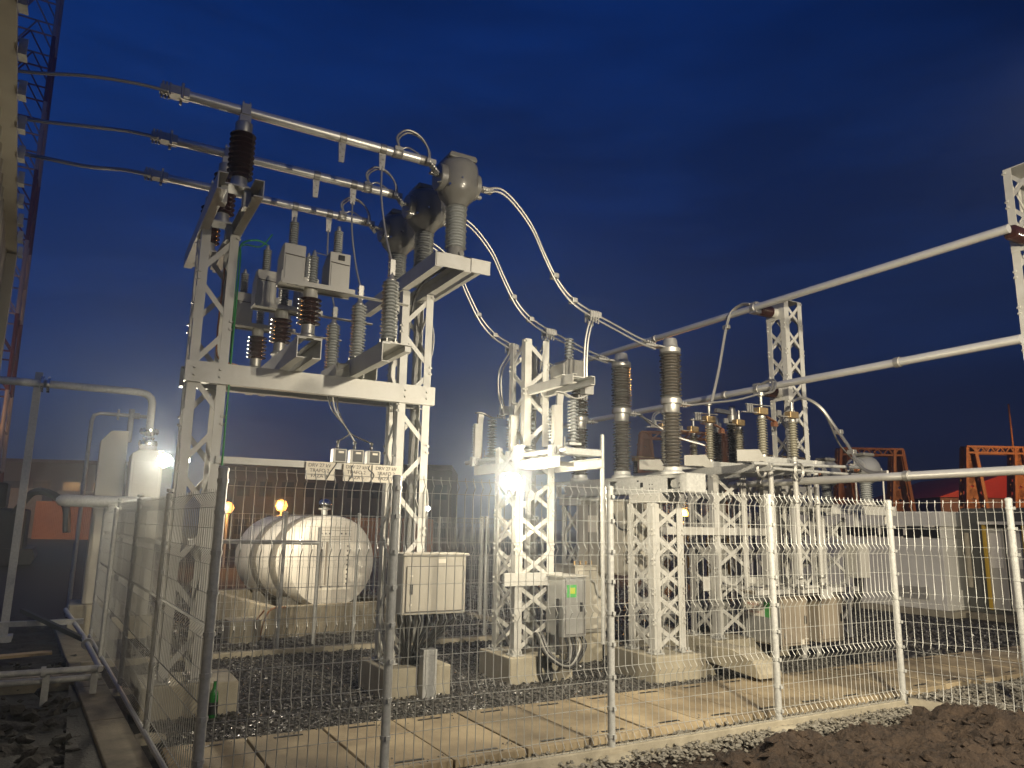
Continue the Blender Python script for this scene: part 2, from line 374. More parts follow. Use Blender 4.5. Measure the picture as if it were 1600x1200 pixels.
# cable trench covers: a row of thick concrete slabs, each with its lifting slots
b = MB(); sl = MB(); x = .70; k = 0
while x < 13.5:
    w_ = .597; dz = rnd.uniform(-.004, .004); g = .004+rnd.random()*.006
    y0, y1 = 5.13+rnd.uniform(-.012, .012), 6.36+rnd.uniform(-.01, .01)
    b.box(x+g, x+w_-g, y0, y1, -.08, .05+dz)
    for yy in (y0+.10, y1-.13):
        sl.box(x+.19, x+.41, yy, yy+.028, .05, .0545+dz)
    x += .6; k += 1
ob = tag(b.build('concrete_path', 'slab_concrete', None, .006), kind='structure')
sl.build('lifting_slot', 'black_paint', ob)
# kerbs of the yard
b = MB(); b.box(.95, 7.3, 4.84, 4.915, -.1, .055)
tag(b.build('kerb', 'kerb_concrete', None, .008), kind='structure')
tag(MB().box(.2, 6.6, 10.26, 10.36, -.1, .06).build('kerb', 'kerb_concrete', None, .008), kind='structure')
tag(MB().box(6.6, 6.7, 10.9, 17, -.1, .06).build('kerb', 'kerb_concrete', None, .008), kind='structure')
b = MB()
for i in range(9):
    y0 = 1.5+i*1.5; a = V((.86-.062*(y0-3.2)-.20, y0, 0)); c = V((.86-.062*(y0+1.49-3.2)-.20, y0+1.485, 0))
    b.bar(a+V((0,0,-.02)), c+V((0,0,-.02)), .27, .10)
tag(b.build('pavement', 'dirty_concrete', None, .01), kind='structure')

# ------------------------------------------------------------------ mesh fences
FH = 2.0
FOLD = [.085, .56, 1.03, 1.50, 1.93]
def fence_panel(a, c, z0, n, parent, r=.0029, side=1, fh=FH, folds=FOLD):
    a, c = V(a), V(c); d = (c-a).normalized(); out = V((d.y, -d.x, 0))*side; ln = (c-a).length; b = MB()
    prof = [(0, 0)]
    for f in folds: prof += [(f-.045, 0), (f, .034), (f+.045, 0)]
    prof.append((fh, 0))
    for i in range(n):
        q = a+d*(ln*(i+.5)/n)
        b.tube([q+out*o_+V((0,0,z0+z)) for z, o_ in prof], r*1.15, 4, False)
    for f in folds:
        for z in (f-.047, f+.047): b.tube([a+V((0,0,z0+z))-out*r, c+V((0,0,z0+z))-out*r], r*.72, 4, False)
    for i in range(len(folds)-1):
        z = (folds[i]+folds[i+1])/2; b.tube([a+V((0,0,z0+z))-out*r, c+V((0,0,z0+z))-out*r], r*.72, 4, False)
    return b.build('panel', 'wire_zinc', parent)
def fence_post(q, parent, h=2.03, r=.030, m='zinc', clips=True):
    b = MB(); q = V(q)
    b.tube([q+V((0,0,-.1)), q+V((0,0,h))], r, 14); b.lathe([(r*1.12, h-.002), (r*1.12, h+.018), (r*.6, h+.03)], q, 14)
    if clips:
        for z in (.13, .33, .56, .8, 1.03, 1.27, 1.5, 1.74, 1.93): b.lathe([(r*1.18, z-.012), (r*1.18, z+.012)], q, 14); b.box(q.x-.012, q.x+.012, q.y-r*1.7, q.y-r, q.z+z-.014, q.z+z+.014)
        ps = b.build('post', m, parent)
        MB().lathe([(.16, -.03), (.17, -.012), (.14, .012), (.05, .016)], (q.x, q.y, q.z), 14).build('post_base', 'concrete', ps)
    else: b.build('post', m, parent)
FX = [.745, 1.875, 3.70, 5.535, 7.325]; FY = 4.875
fr = thing('mesh_fence', 'welded wire mesh fence with five round posts along the pale slab path', 'fence', (.745, FY, 0))
for i, x in enumerate(FX): fence_post((x, FY, 0), fr, 1.99)
for i in range(4):
    ln = FX[i+1]-FX[i]; fence_panel((FX[i]+.035, FY-.01, .01), (FX[i+1]-.035, FY-.01, .01), .01, max(4, round(ln/.068)), fr)
fl = thing('mesh_fence', 'wire mesh fence running back beside the muddy verge and grey cabinets', 'fence', (.745, 4.9, 0))
LP = [(.745-.054*(i*1.9+.06), 4.88+i*1.9+.06) for i in range(5)]
for i, q in enumerate(LP):
    if i: fence_post((*q, 0), fl, 1.88, .024)
    if i < 4: fence_panel((*q, .01), (*LP[i+1], .01), .02, 28, fl, .0026, 1, 1.86, [.085, .55, 1.0, 1.44, 1.79])
b = MB(); b.tube([(LP[0][0]-.02, LP[0][1], .06), (LP[4][0]-.02, LP[4][1], .06)], .02, 8); b.build('bottom_rail', 'zinc', fl)
frt = thing('mesh_fence', 'bright wire mesh fence turning from the path toward the dirt mound', 'fence', (7.325, FY, 0))
RP = [(7.325, FY), (7.93, 3.10)]
dv = V((RP[1][0]-RP[0][0], RP[1][1]-RP[0][1], 0)).normalized()
a = V((*RP[0], 0)); fence_panel(a+dv*.04, a+dv*1.83, .01, 25, frt, .0028)
fence_post(a+dv*1.06, frt, 2.0, .03); 
b = MB(); b.bar(a+dv*.05+V((0,0,.03)), a+dv*1.9+V((0,0,.03)), .05, .09); b.build('kerb_strip', 'kerb_concrete', frt)
fb = thing('mesh_fence', 'wire mesh fence with thin posts between the gravel and the white tank', 'fence', (.3, 10.6, 0))
BX = [.4+1.02*i*1.02 for i in range(7)]
for i, x in enumerate(BX):
    fence_post((x, 10.58, 0), fb, 1.80, .024, 'zinc', False)
    if i < 6: fence_panel((x+.02, 10.57, 0), (BX[i+1]-.02, 10.57, 0), .0, 14, fb, .0024, 1, 1.8, [.08, .6, 1.12, 1.68])
fs = thing('mesh_fence', 'wire mesh fence crossing the rear gravel toward the dark buildings', 'fence', (6.66, 10.6, 0))
for i in range(5):
    y_ = 10.75+i*1.95; fence_post((6.64, y_, 0), fs, 1.82, .026, 'zinc', False)
    if i < 4: fence_panel((6.64, y_+.02, 0), (6.64, y_+1.93, 0), .0, 26, fs, .0026, 1, 1.8, [.08, .6, 1.12, 1.68])
# ------------------------------------------------------------------ portal frame under the tube bus
footing(.62, 1.42, 7.40, 8.05, .27, 'pale concrete footing behind the fence corner, beside a green bottle')
footing(2.76, 3.48, 7.28, 8.05, .28, 'pale concrete footing under the portal leg with the grey wall box')
po = thing('steel_portal', 'tall white lattice portal carrying brown insulators and the grey instrument transformers', 'steel portal', (2, 7.6, .28))
lattice(po, .75, 1.10, 7.50, 7.86, .30, 4.50, leg=.085, brace=.05, n=9)
lattice(po, 2.86, 3.23, 7.50, 7.86, .30, 4.24, leg=.085, brace=.05, n=9)
anchor_feet(po, .75, 1.10, 7.50, 7.86, .275); anchor_feet(po, 2.86, 3.23, 7.50, 7.86, .285)
b = MB(); channel(b, (.72, 7.462, 3.075), (3.27, 7.462, 3.075), .20, .08, (0,1,0), .009)
for x in (.80, 1.03, 2.92, 3.17):
    for z in (3.04, 3.11): b.tube([(x, 7.435, z), (x, 7.46, z)], .012, 6)
b.build('crossbeam', 'steel_paint', po)
b = MB(); channel(b, (.72, 7.90, 3.075), (3.27, 7.90, 3.075), .20, .08, (0,-1,0), .009); b.build('crossbeam', 'steel_paint', po)
b = MB(); channel(b, (1.06, 7.47, 2.255), (2.93, 7.47, 2.255), .065, .05, (0,1,0), .006); b.build('sign_rail', 'steel_paint', po)
b = MB()
for x, z in ((.735, 4.585), (1.115, 4.585)):
    channel(b, (x, 6.47, z), (x, 8.86, z), .16, .075, (1 if x < .9 else -1, 0, 0), .009)
for yy in PH:
    b.box(.74, 1.11, yy-.10, yy+.10, 4.665, 4.677)
    for dx in (-.1, .1): b.box(.925+dx-.03, .925+dx+.03, yy-.06, yy+.06, 4.50, 4.664)
b.build('cantilever_beam', 'steel_paint', po)
b = MB()
for x in (2.85, 3.245): channel(b, (x, 6.60, 4.33), (x, 8.80, 4.33), .16, .075, (1 if x < 3 else -1, 0, 0), .009)
for yy in PH: b.box(2.86, 3.50, yy-.16, yy+.12, 4.412, 4.424)
b.bar((3.44, 6.62, 4.37), (3.44, 8.8, 4.37), .05, .07); b.box(2.86, 3.47, 6.60, 6.615, 4.26, 4.41)
b.build('cantilever_beam', 'steel_paint', po)
b = MB()
for x in (1.58, 1.80): channel(b, (x, 6.78, 3.275), (x, 9.25, 3.275), .19, .07, (1 if x < 1.7 else -1, 0, 0), .009)
b.box(1.57, 1.81, 6.78, 6.90, 3.372, 3.382); b.box(1.57, 1.81, 7.6, 7.85, 3.372, 3.382); b.box(1.57, 1.81, 8.55, 8.8, 3.372, 3.382)
b.build('cantilever_beam', 'steel_paint', po)
b = MB()
channel(b, (2.30, 6.50, 3.27), (2.30, 8.95, 3.27), .18, .07, (1,0,0), .009); b.box(2.30, 2.60, 6.50, 8.95, 3.36, 3.372); b.bar((2.56, 6.52, 3.33), (2.56, 8.95, 3.33), .06, .05)
for x in (2.20, 2.50):
    for s_ in (-1, 1): b.box(x+s_*.07-.004, x+s_*.07+.004, 7.40, 7.95, 3.175, 3.30)
    b.box(x-.07, x+.07, 7.40, 7.95, 3.30, 3.308)
b.build('cantilever_beam', 'steel_paint', po)
# gusset plates and cable conduits on the legs
for x0, z in ((.745, 2.55), (.745, 3.75), (2.855, 1.75), (3.235, 1.9), (3.235, 3.7), (2.855, 2.4)):
    b = MB(); b.prism([(7.49, z-.16), (7.49, z+.16), (7.46, z+.06), (7.46, z-.06)], x0-.004, x0+.004, 'x'); b.tube([(x0-.03, 7.52, z), (x0+.03, 7.52, z)], .012, 6); b.build('gusset', 'steel_paint', po)
for k in range(3):
    yy = PH[k]
    a = thing('post_insulator', ['brown post insulator holding the frontmost tube on the portal arm', 'brown post insulator holding the middle tube on the portal arm', 'brown post insulator holding the rearmost tube on the portal arm'][k], 'insulator', (.95, yy, 4.68), 'brown insulators under the tube bus')
    c = (.95, yy, 0)
    MB().lathe([(.10, 4.678), (.10, 4.70), (.075, 4.71), (.07, 4.78)], c).build('base', 'clamp_alloy', a)
    MB().lathe(sheds(4.77, 5.23, .066, .116, 9), c, 24).build('ribbed_body', 'porcelain', a)
    MB().lathe([(.072, 5.22), (.078, 5.235), (.078, 5.325), (.06, 5.34)], c).build('cap', 'clamp_alloy', a)
    b = MB().box(.90, 1.0, yy-.055, yy+.055, 5.33, 5.40); b.box(.91, .99, yy-.065, yy+.065, 5.40, 5.505)
    for dx in (-.03, .03):
        for dy in (-.05, .05): b.tube([(.95+dx, yy+dy, 5.36), (.95+dx, yy+dy, 5.53)], .008, 6)
    b.build('clamp', 'clamp_alloy', a)
    # tube bus with its clamps
    t = thing('tube_bus', ['frontmost aluminium tube bus above the portal', 'middle aluminium tube bus above the portal', 'rearmost aluminium tube bus above the portal'][k], 'bus tube', (1.5, yy, 5.45), 'tube buses above the portal')
    MB().tube([(.40, yy, 5.455), (2.78, yy, 5.455)], .047, 18).build('tube', 'aluminium', t)
    for x, h in ((1.88, .22), (2.30, .20)):
        b = MB().lathe([(.048, x-.035), (.054, x-.03), (.054, x+.03), (.048, x+.035)], (0, yy, 5.455), 16, 'x')
        b.prism([(x-.038, 5.42), (x+.038, 5.42), (x+.026, 5.42-h), (x-.026, 5.42-h)], yy-.008, yy+.008)
        for i in range(4): b.tube([(x-.012+.024*(i % 2), yy-.018, 5.38-i*.04), (x-.012+.024*(i % 2), yy+.018, 5.38-i*.04)], .009, 6)
        b.build('hanging_clamp', 'clamp_alloy', t)
    b = MB().box(.30, .46, yy-.06, yy+.06, 5.415, 5.495); b.box(.22, .31, yy-.05, yy+.05, 5.43, 5.48)
    for i in range(3):
        for s_ in (-1, 1): b.tube([(.24+i*.03, yy+s_*.045, 5.40), (.24+i*.03, yy+s_*.045, 5.51)], .011, 6)
    for s_ in (-1, 1): b.tube([(.40, yy+s_*.06, 5.38), (.40, yy+s_*.06, 5.53)], .013, 6)
    b.build('end_clamp', 'clamp_alloy', t)
    b = MB().lathe([(.046, 2.40), (.055, 2.41), (.055, 2.50), (.046, 2.51)], (0, yy, 5.455), 14, 'x'); b.box(2.41, 2.5, yy-.07, yy+.07, 5.46, 5.50); b.build('tee_clamp', 'clamp_alloy', t)
    b = MB().lathe([(.041, 2.70), (.052, 2.71), (.052, 2.80), (.044, 2.81)], (0, yy, 5.455), 14, 'x'); b.build('end_ring', 'clamp_alloy', t)
    # twin conductors to the wall
    w = thing('twin_conductor', ['twin bare conductors from the frontmost tube to the corrugated wall', 'twin bare conductors from the middle tube to the corrugated wall', 'twin bare conductors from the rearmost tube to the corrugated wall'][k], 'conductor', (0, yy, 5.45), 'conductors running to the wall')
    z1 = [5.25, 5.30, 5.37][k]
    base = spline([(.28, yy, 5.45), (.02, yy, 5.44), (-.35, yy, 5.385), (-.95, yy, z1), (-2.2, yy, z1-.08)])
    for s_ in (-1, 1): MB().tube(off(base, (0, s_*.062, s_*.034)), .0145, 8).build('strand', 'strand', w)
    # loop to the instrument transformer
    w = thing('loop_conductor', ['twin looped jumper from the frontmost tube to its transformer head', 'twin looped jumper from the middle tube to its transformer head', 'twin looped jumper from the rearmost tube to its transformer head'][k], 'conductor', (2.5, yy, 5.5), 'looped jumpers')
    lp = spline([(2.46, yy-.05, 5.50), (2.44, yy-.05, 5.60), (2.54, yy-.05, 5.70), (2.68, yy-.05, 5.68), (2.78, yy-.05, 5.57), (2.80, yy-.05, 5.44)])
    for s_ in (-1, 1): MB().tube(off(lp, (s_*.016, s_*.022, 0)), .0115, 8).build('strand', 'strand', w)
    MB().tube(spline([(2.50, yy+.04, 5.52), (2.58, yy+.02, 5.56), (2.68, yy-.02, 5.50), (2.74, yy-.04, 5.44)]), .010, 8).build('strand', 'strand', w)
    b = MB().box(2.76, 2.86, yy-.09, yy-.01, 5.40, 5.45); b.bar((2.80, yy-.05, 5.43), (2.90, yy-.03, 5.33), .07, .02)
    for i in range(4): b.tube([(2.79+i*.022, yy-.10, 5.41-i*.022), (2.79+i*.022, yy+.0, 5.43-i*.022)], .008, 6)
    b.build('lug', 'clamp_alloy', w)
    # current transformer
    cy = [6.88, 7.76, 8.62][k]; cx = 3.19
    t = thing('current_transformer', ['grey bulbous current transformer on the near end of the portal arm', 'grey bulbous current transformer between two others on the portal arm', 'grey bulbous current transformer partly hidden by a thin down conductor'][k], 'transformer', (cx, cy, 4.42), 'current transformers on the portal')
    c = (cx, cy, 0)
    MB().lathe([(.105, 5.06), (.125, 5.09), (.15, 5.13), (.20, 5.18), (.223, 5.24), (.226, 5.30), (.226, 5.47), (.218, 5.52), (.19, 5.555), (.15, 5.57)], c, 32).build('head', 'ct_paint', t)
    MB().prism([(cx-.16, 5.56), (cx+.16, 5.56), (cx+.17, 5.585), (cx+.15, 5.625), (cx-.15, 5.625), (cx-.17, 5.585)], cy-.15, cy+.15).build('lid', 'ct_paint', t, .015)
    MB().lathe([(.135, cx-.255), (.145, cx-.245), (.145, cx-.18)], (0, cy-.03, 5.34), 22, 'x').build('primary_flange', 'ct_paint', t)
    MB().lathe([(.145, cx+.18), (.145, cx+.225), (.135, cx+.235)], (0, cy, 5.34), 22, 'x').build('primary_flange', 'ct_paint', t)
    b = MB(); b.bar((cx-.24, cy-.05, 5.35), (cx-.35, cy-.05, 5.36), .06, .02)
    for i in range(4): b.tube([(cx-.34+i*.025, cy-.09, 5.34), (cx-.34+i*.025, cy-.01, 5.37)], .007, 6)
    b.bar((cx-.24, cy-.12, 5.24), (cx-.30, cy-.18, 5.21), .03, .012)
    b.bar((cx+.22, cy, 5.32), (cx+.36, cy, 5.35), .055, .02); b.box(cx+.22, cx+.27, cy-.06, cy-.02, 5.20, 5.23)
    b.build('terminal', 'clamp_alloy', t)
    b = MB().tube([(cx-.05, cy-.222, 5.30), (cx-.05, cy-.235, 5.30)], .010, 8); b.tube([(cx-.16, cy-.17, 5.22), (cx-.17, cy-.185, 5.22)], .012, 8); b.build('bolt', 'chrome', t)
    MB().lathe([(.105, 5.07)]+sheds(4.58, 5.06, .088, .118, 15, .110)[::-1], c, 24).build('ribbed_column', 'silicone', t)
    b = MB().lathe([(.12, 4.424), (.12, 4.45), (.10, 4.47), (.095, 4.585)], c, 20); b.box(cx-.15, cx+.15, cy-.13, cy+.13, 4.424, 4.446)
    b.tube([(cx+.02, cy-.125, 4.50), (cx+.02, cy-.10, 4.50)], .028, 12); b.build('base', 'ct_paint', t)
    # ring cutout / fuse unit on a brown insulator
    ux = 1.68 - .06*k; uy = [6.84, 7.74, 8.66][k]
    u = thing('switching_unit', ['grey switching unit with two slanted boxes, front one of the row', 'grey switching unit with two slanted boxes, second in the row', 'grey switching unit partly behind the portal leg, last in the row'][k], 'switch unit', (ux, uy, 3.38), 'switching units on brown insulators')
    c = (ux, uy, 0)
    MB().lathe([(.085, 3.383), (.085, 3.40), (.062, 3.42), (.062, 3.505)], c).build('base', 'clamp_alloy', u)
    MB().lathe(sheds(3.50, 3.775, .056, .110, 6), c, 24).build('ribbed_body', 'porcelain', u)
    MB().lathe([(.058, 3.77), (.064, 3.78), (.064, 3.862), (.05, 3.868)], c).build('cap', 'box_grey', u)
    b = MB().box(ux-.29, ux+.40, uy-.10, uy+.10, 3.868, 3.878)
    for s_ in (-1, 1): b.box(ux-.29, ux+.40, uy+s_*.10-.003, uy+s_*.10+.003, 3.85, 3.895)
    b.bar((ux+.30, uy+.02, 3.875), (ux+.95, uy-.10, 3.83), .07, .008)
    b.box(ux-.30, ux-.288, uy-.10, uy+.10, 3.868, 3.97)
    sl = MB()
    for x in (-.21, -.13, .24, .32): sl.bar((ux+x-.02, uy-.03, 3.8665), (ux+x+.02, uy-.07, 3.8665), .014, .003)
    pl = b.build('mounting_plate', 'box_grey', u); sl.build('slot', 'black_paint', pl)
    for dx, hh in ((-.19, .36), (.24, .36)):
        x0, x1 = ux+dx-.10, ux+dx+.10
        b = MB().prism([(uy-.095, 3.88), (uy+.17, 3.88), (uy+.17, 4.15), (uy+.02, 3.88+hh), (uy-.095, 3.88+hh)], x0, x1, 'x')
        bx = b.build('control_box', 'box_grey', u, .006)
        MB().box(x0+.015, x1-.015, uy-.102, uy-.0955, 3.89, 4.12).build('cover', 'box_grey', bx, .003)
        MB().bar((x0+.01, uy-.10, 4.135), (x1-.01, uy-.10, 4.125), .012, .006).build('seam', 'ink', bx)
        if dx > 0 and k == 0: MB().box(ux+dx-.02, ux+dx+.04, uy-.1055, uy-.0965, 4.165, 4.215).build('counter_window', 'dark_glass', bx)
        MB().lathe(sheds(3.88+hh-.01, 3.88+hh+.26, .030, .045, 12), (ux+dx+.0, uy+.02, 0), 16).build('bushing', 'silicone', u)
        MB().lathe([(.022, 4.49), (.026, 4.50), (.014, 4.55)], (ux+dx, uy+.02, 0), 10).build('bushing_cap', 'clamp_alloy', u)
    MB().lathe(sheds(3.885, 4.19, .030, .047, 12), (ux+.01, uy-.01, 0), 16).build('bushing', 'silicone', u)
    MB().lathe([(.025, 4.19), (.02, 4.22), (.01, 4.25)], (ux+.01, uy-.01, 0), 10).build('bushing_cap', 'clamp_alloy', u)
    MB().tube([(ux+.01, uy-.01, 4.23), (ux+.14, uy-.03, 4.21)], .005, 6).build('lead', 'strand', u)
    # surge arrester and its down conductor
    ax = 2.41; ay = [6.66, 7.62, 8.58][k]; c = (ax, ay, 0)
    s_ = thing('surge_arrester', ['slim grey surge arrester on the near end of its bracket', 'slim grey surge arrester midway along its bracket', 'slim grey surge arrester at the far end of its bracket'][k], 'arrester', (ax, ay, 3.37), 'surge arresters beside the switching units')
    b = MB().lathe([(.10, 3.373), (.10, 3.392), (.06, 3.40), (.05, 3.42)], c, 16)
    for q in range(6): b.tube([(ax+.085*math.cos(q*1.05), ay+.085*math.sin(q*1.05), 3.372), (ax+.085*math.cos(q*1.05), ay+.085*math.sin(q*1.05), 3.43)], .008, 6)
    b.build('base', 'clamp_alloy', s_)
    MB().lathe(sheds(3.41, 4.02, .050, .088, 18, .080), c, 22).build('ribbed_body', 'silicone', s_)
    b = MB().lathe([(.045, 4.01), (.05, 4.03), (.03, 4.06), (.018, 4.12)], c, 14); b.box(ax-.02, ax+.03, ay-.02, ay+.02, 4.08, 4.24)
    for q in range(3): b.tube([(ax-.035, ay, 4.11+q*.05), (ax+.045, ay, 4.11+q*.05)], .009, 6)
    b.build('terminal', 'clamp_alloy', s_)
    w = MB().tube(spline([(2.30, yy, 5.24), (2.305, yy-.03, 4.9), (2.36, (yy+ay)/2, 4.5), (ax, ay, 4.22)]), .011, 8).build('down_conductor', 'strand')
    tag(w, ['straight grey down lead from the frontmost tube to its arrester', 'straight grey down lead from the middle tube to its arrester', 'straight grey down lead from the rearmost tube to its arrester'][k], 'conductor', 'down leads to the arresters')
    # long swan neck conductors to the breaker
    yy2 = yy
    w = thing('sagging_conductor', ['twin sagging conductors from the front transformer to the front breaker pole', 'twin sagging conductors from the middle transformer to the middle breaker pole', 'twin sagging conductors from the rear transformer to the rear breaker pole'][k], 'conductor', (4.5, yy2, 4.6), 'sagging twin conductors to the breaker')
    lp = spline([(3.53, cy, 5.345), (3.68, yy2, 5.345), (3.87, yy2, 5.24), (4.10, yy2, 5.0), (4.27, yy2, 4.70), (4.45, yy2, 4.42), (4.66, yy2, 4.235), (4.93, yy2, 4.115), (5.3, yy2, 4.00), (5.62, yy2, 3.905), (5.86, yy2, 3.86)])
    for q in (-1, 1): MB().tube(off(lp, (q*.028, q*.042, q*.044)), .0120, 8).build('strand', 'strand', w)
    for i in (4*8+6, 6*8): MB().box(lp[i].x-.035, lp[i].x+.035, yy2-.05, yy2+.05, lp[i].z-.03, lp[i].z+.03).build('spacer', 'clamp_alloy', w, .008)
    b = MB()
    for q in range(4): b.tube([(3.50+q*.03, cy-.05, 5.33), (3.50+q*.03, cy+.05, 5.37)], .012, 6); b.tube([(5.72+q*.035, yy2-.05, 3.90-q*.006), (5.72+q*.035, yy2+.05, 3.90-q*.006)], .014, 6)
    b.box(3.48, 3.62, cy-.04, cy+.04, 5.325, 5.365); b.box(5.70, 5.95, yy2-.04, yy2+.04, 3.85, 3.878); b.build('lug', 'clamp_alloy', w)
    # dropper to the earthing switch
    w = thing('dropper_conductor', ['twin dropper from the frontmost sagging conductor to the disconnector', 'twin dropper from the middle sagging conductor to the disconnector', 'twin dropper from the rearmost sagging conductor to the disconnector'][k], 'conductor', (4.9, yy2, 3.7), 'twin droppers to the disconnector')
    dx = [0, -.06, -.12][k]
    lp = spline([(4.95, yy2, 4.08), (4.89, yy2, 3.96), (4.845+dx*.6, yy2, 3.75), (4.83+dx*.5, yy2, 3.45), (4.84, yy2, 3.20)])
    for q in (-1, 1): MB().tube(off(lp, (q*.036, q*.026, 0)), .0125, 8).build('strand', 'strand', w)
    b = MB().box(4.87, 5.02, yy2-.06, yy2+.06, 4.07, 4.14)
    for q in range(4):
        for e in (-1, 1): b.tube([(4.87+q*.035, yy2+e*.055, 4.02-q*.01), (4.87+q*.035, yy2+e*.055, 4.15)], .010, 6)
    b.box(4.79, 4.91, yy2-.05, yy2+.05, 3.16, 3.27); b.build('tee_clamp', 'clamp_alloy', w)
# name plates, counters and cables on the low rail
for i, (x0, x1, ph) in enumerate(((1.90, 2.19, 'R'), (2.28, 2.57, 'S'), (2.585, 2.90, 'T'))):
    s_ = thing('sign_plate', ['cream phase plate marked FAZA R hanging alone on the portal rail', 'cream phase plate marked FAZA S on the portal rail', 'cream phase plate marked FAZA T beside the portal leg'][i], 'sign', ((x0+x1)/2, 7.43, 2.28), 'phase plates on the portal rail')
    MB().box(x0, x1, 7.425, 7.431, 2.105, 2.285).build('plate', 'sign_plate', s_)
    for j, tx in enumerate(('DRV 27 kV', 'TRAFO 2', 'FAZA '+ph)):
        text(tx, .050, 'ink', s_, ((x0+x1)/2-.01, 7.4235, 2.248-j*.052), (R(90), 0, 0))
    c_ = thing('surge_counter', ['small dark faced surge counter over the FAZA R plate', 'small dark faced surge counter over the FAZA S plate', 'small dark faced surge counter beside the portal leg'][i], 'counter', (2.24+.18*i, 7.46, 2.29), 'surge counters on the portal rail')
    x = 2.24+.18*i
    MB().box(x-.07, x+.07, 7.44, 7.54, 2.29, 2.43).build('case', 'box_grey', c_, .006)
    MB().box(x-.045, x+.055, 7.4335, 7.4395, 2.305, 2.42).build('dial', 'dark_glass', c_); MB().box(x-.02, x+.035, 7.431, 7.433, 2.385, 2.405).build('dial_window', 'paper', c_)
    b = MB().tube([(x-.02, 7.48, 2.43), (x-.02, 7.48, 2.50)], .012, 8); b.lathe([(.022, 2.45), (.022, 2.465)], (x-.02, 7.48, 0), 10); b.lathe([(.018, 2.49), (.02, 2.51), (.01, 2.52)], (x-.02, 7.48, 0), 10)
    b.build('stud', 'chrome', c_)
    w = MB().tube(spline([(2.10+.05*i, 7.55, 3.0), (2.16+.03*i, 7.52, 2.82), (2.33, 7.50, 2.62), ((2.33+x)/2, 7.49, 2.55), (x-.02, 7.48, 2.51)]), .008, 8).build('counter_cable', ['rubber', 'white_cable', 'rubber'][i])
    tag(w, ['thin black cable down to the surge counter over FAZA R', 'thin white cable down to the middle surge counter', 'thin black cable down to the surge counter beside the portal leg'][i], 'cable')
    w = MB().tube(spline([(x-.03, 7.435, 2.29), (x-.06, 7.42, 2.24), (x-.10+.05*i, 7.415, 2.18), (x-.14+.05*i, 7.41, 2.1)]), .006, 6).build('counter_lead', 'rubber')
    tag(w, ['short dark lead curling below the FAZA R surge counter', 'short dark lead crossing the FAZA S plate', 'short dark lead between the FAZA S and FAZA T plates'][i], 'cable')
for i, pts in enumerate((((1.62, 8.60, 5.0), (1.45, 8.3, 4.72), (1.20, 7.9, 4.55), (1.115, 7.6, 4.25), (1.115, 7.50, 3.2)), ((1.43, 7.76, 4.55), (1.30, 7.7, 4.56), (1.14, 7.6, 4.45), (1.122, 7.48, 4.2), (1.12, 7.48, 3.2), (1.12, 7.46, 2.2)))):
    tag(MB().tube(spline(pts), .009, 8).build('earth_cable', 'green_cable'), ['green earth cable arching from the portal leg to the far bushing', 'green earth cable running down the edge of the portal leg'][i], 'cable')
tag(MB().tube(spline([(1.04, 7.9, 4.3), (1.0, 7.62, 3.9), (.99, 7.6, 3.5), (1.02, 7.6, 3.25), (1.2, 7.6, 3.2)]), .009, 8).build('bare_earth_wire', 'copper'), 'copper coloured wire inside the portal leg', 'cable')
tag(MB().tube(spline([(3.19, 7.0, 4.44), (3.08, 7.4, 4.36), (3.02, 7.6, 4.1), (3.0, 7.68, 3.3), (3.02, 7.68, 1.4)]), .018, 8).build('black_cable', 'rubber'), 'thick black cable dropping inside the portal leg with the wall box', 'cable')
tag(MB().tube(spline([(2.9, 7.72, 3.0), (2.91, 7.70, 2.4), (2.87, 7.70, 1.5), (2.88, 7.7, .5)]), .016, 8).build('conduit', 'zinc'), 'thin zinc conduit down the portal leg with the wall box', 'conduit')
# wall box on the second leg
w = thing('wall_box', 'beige steel box on the portal leg above hanging black cables', 'electrical box', (3.2, 7.4, 1.1))
MB().box(2.87, 3.56, 7.16, 7.44, .80, 1.375).build('case', 'cabinet_beige', w, .006)
MB().box(2.90, 3.53, 7.145, 7.158, .83, 1.27).build('door', 'cabinet_beige', w, .004)
MB().box(2.84, 3.58, 7.12, 7.46, 1.377, 1.398).build('rain_hood', 'cabinet_beige', w, .004)
b = MB().box(2.935, 2.965, 7.139, 7.144, 1.17, 1.185); b.tube([(2.95, 7.144, .90), (2.95, 7.135, .90)], .012, 8); b.box(3.24, 3.34, 7.156, 7.1585, 1.30, 1.34); b.build('lock', 'paper', w); door_details(w, 2.90, 3.53, 7.145, .83, 1.27, False)
for i in range(9):
    x = 2.90+i*.075; x2 = 3.02+i*.028
    b = MB().tube(spline([(x, 7.3, .80), (x, 7.30, .72), (x*.6+x2*.4, 7.33+.02*(i % 3), .58), (x2+rnd.uniform(-.02, .02), 7.42, .40), (x2+.01, 7.46, .27)]), .016 if i % 3 else .022, 8)
    b.lathe([(.022, .775), (.026, .78), (.026, .80)], (x, 7.3, 0), 8); b.build('gland_cable', 'rubber', w)
tag(MB().box(3.12, 3.27, 7.16, 7.275, -.02, .46).build('cable_duct', 'zinc', None, .006), 'square grey duct standing against the footing under the wall box', 'duct')
g = thing('bottle', 'green and black bottle standing by the footing at the fence corner', 'bottle', (1.13, 6.95, 0))
MB().lathe([(.033, .0), (.038, .01), (.038, .17), (.036, .20), (.015, .25), (.014, .30)], (1.20, 7.30, 0), 14).build('bottle_body', 'bottle_green', g)
MB().lathe([(.0395, .03), (.0395, .13)], (1.20, 7.30, 0), 14).build('label_band', 'black_paint', g)
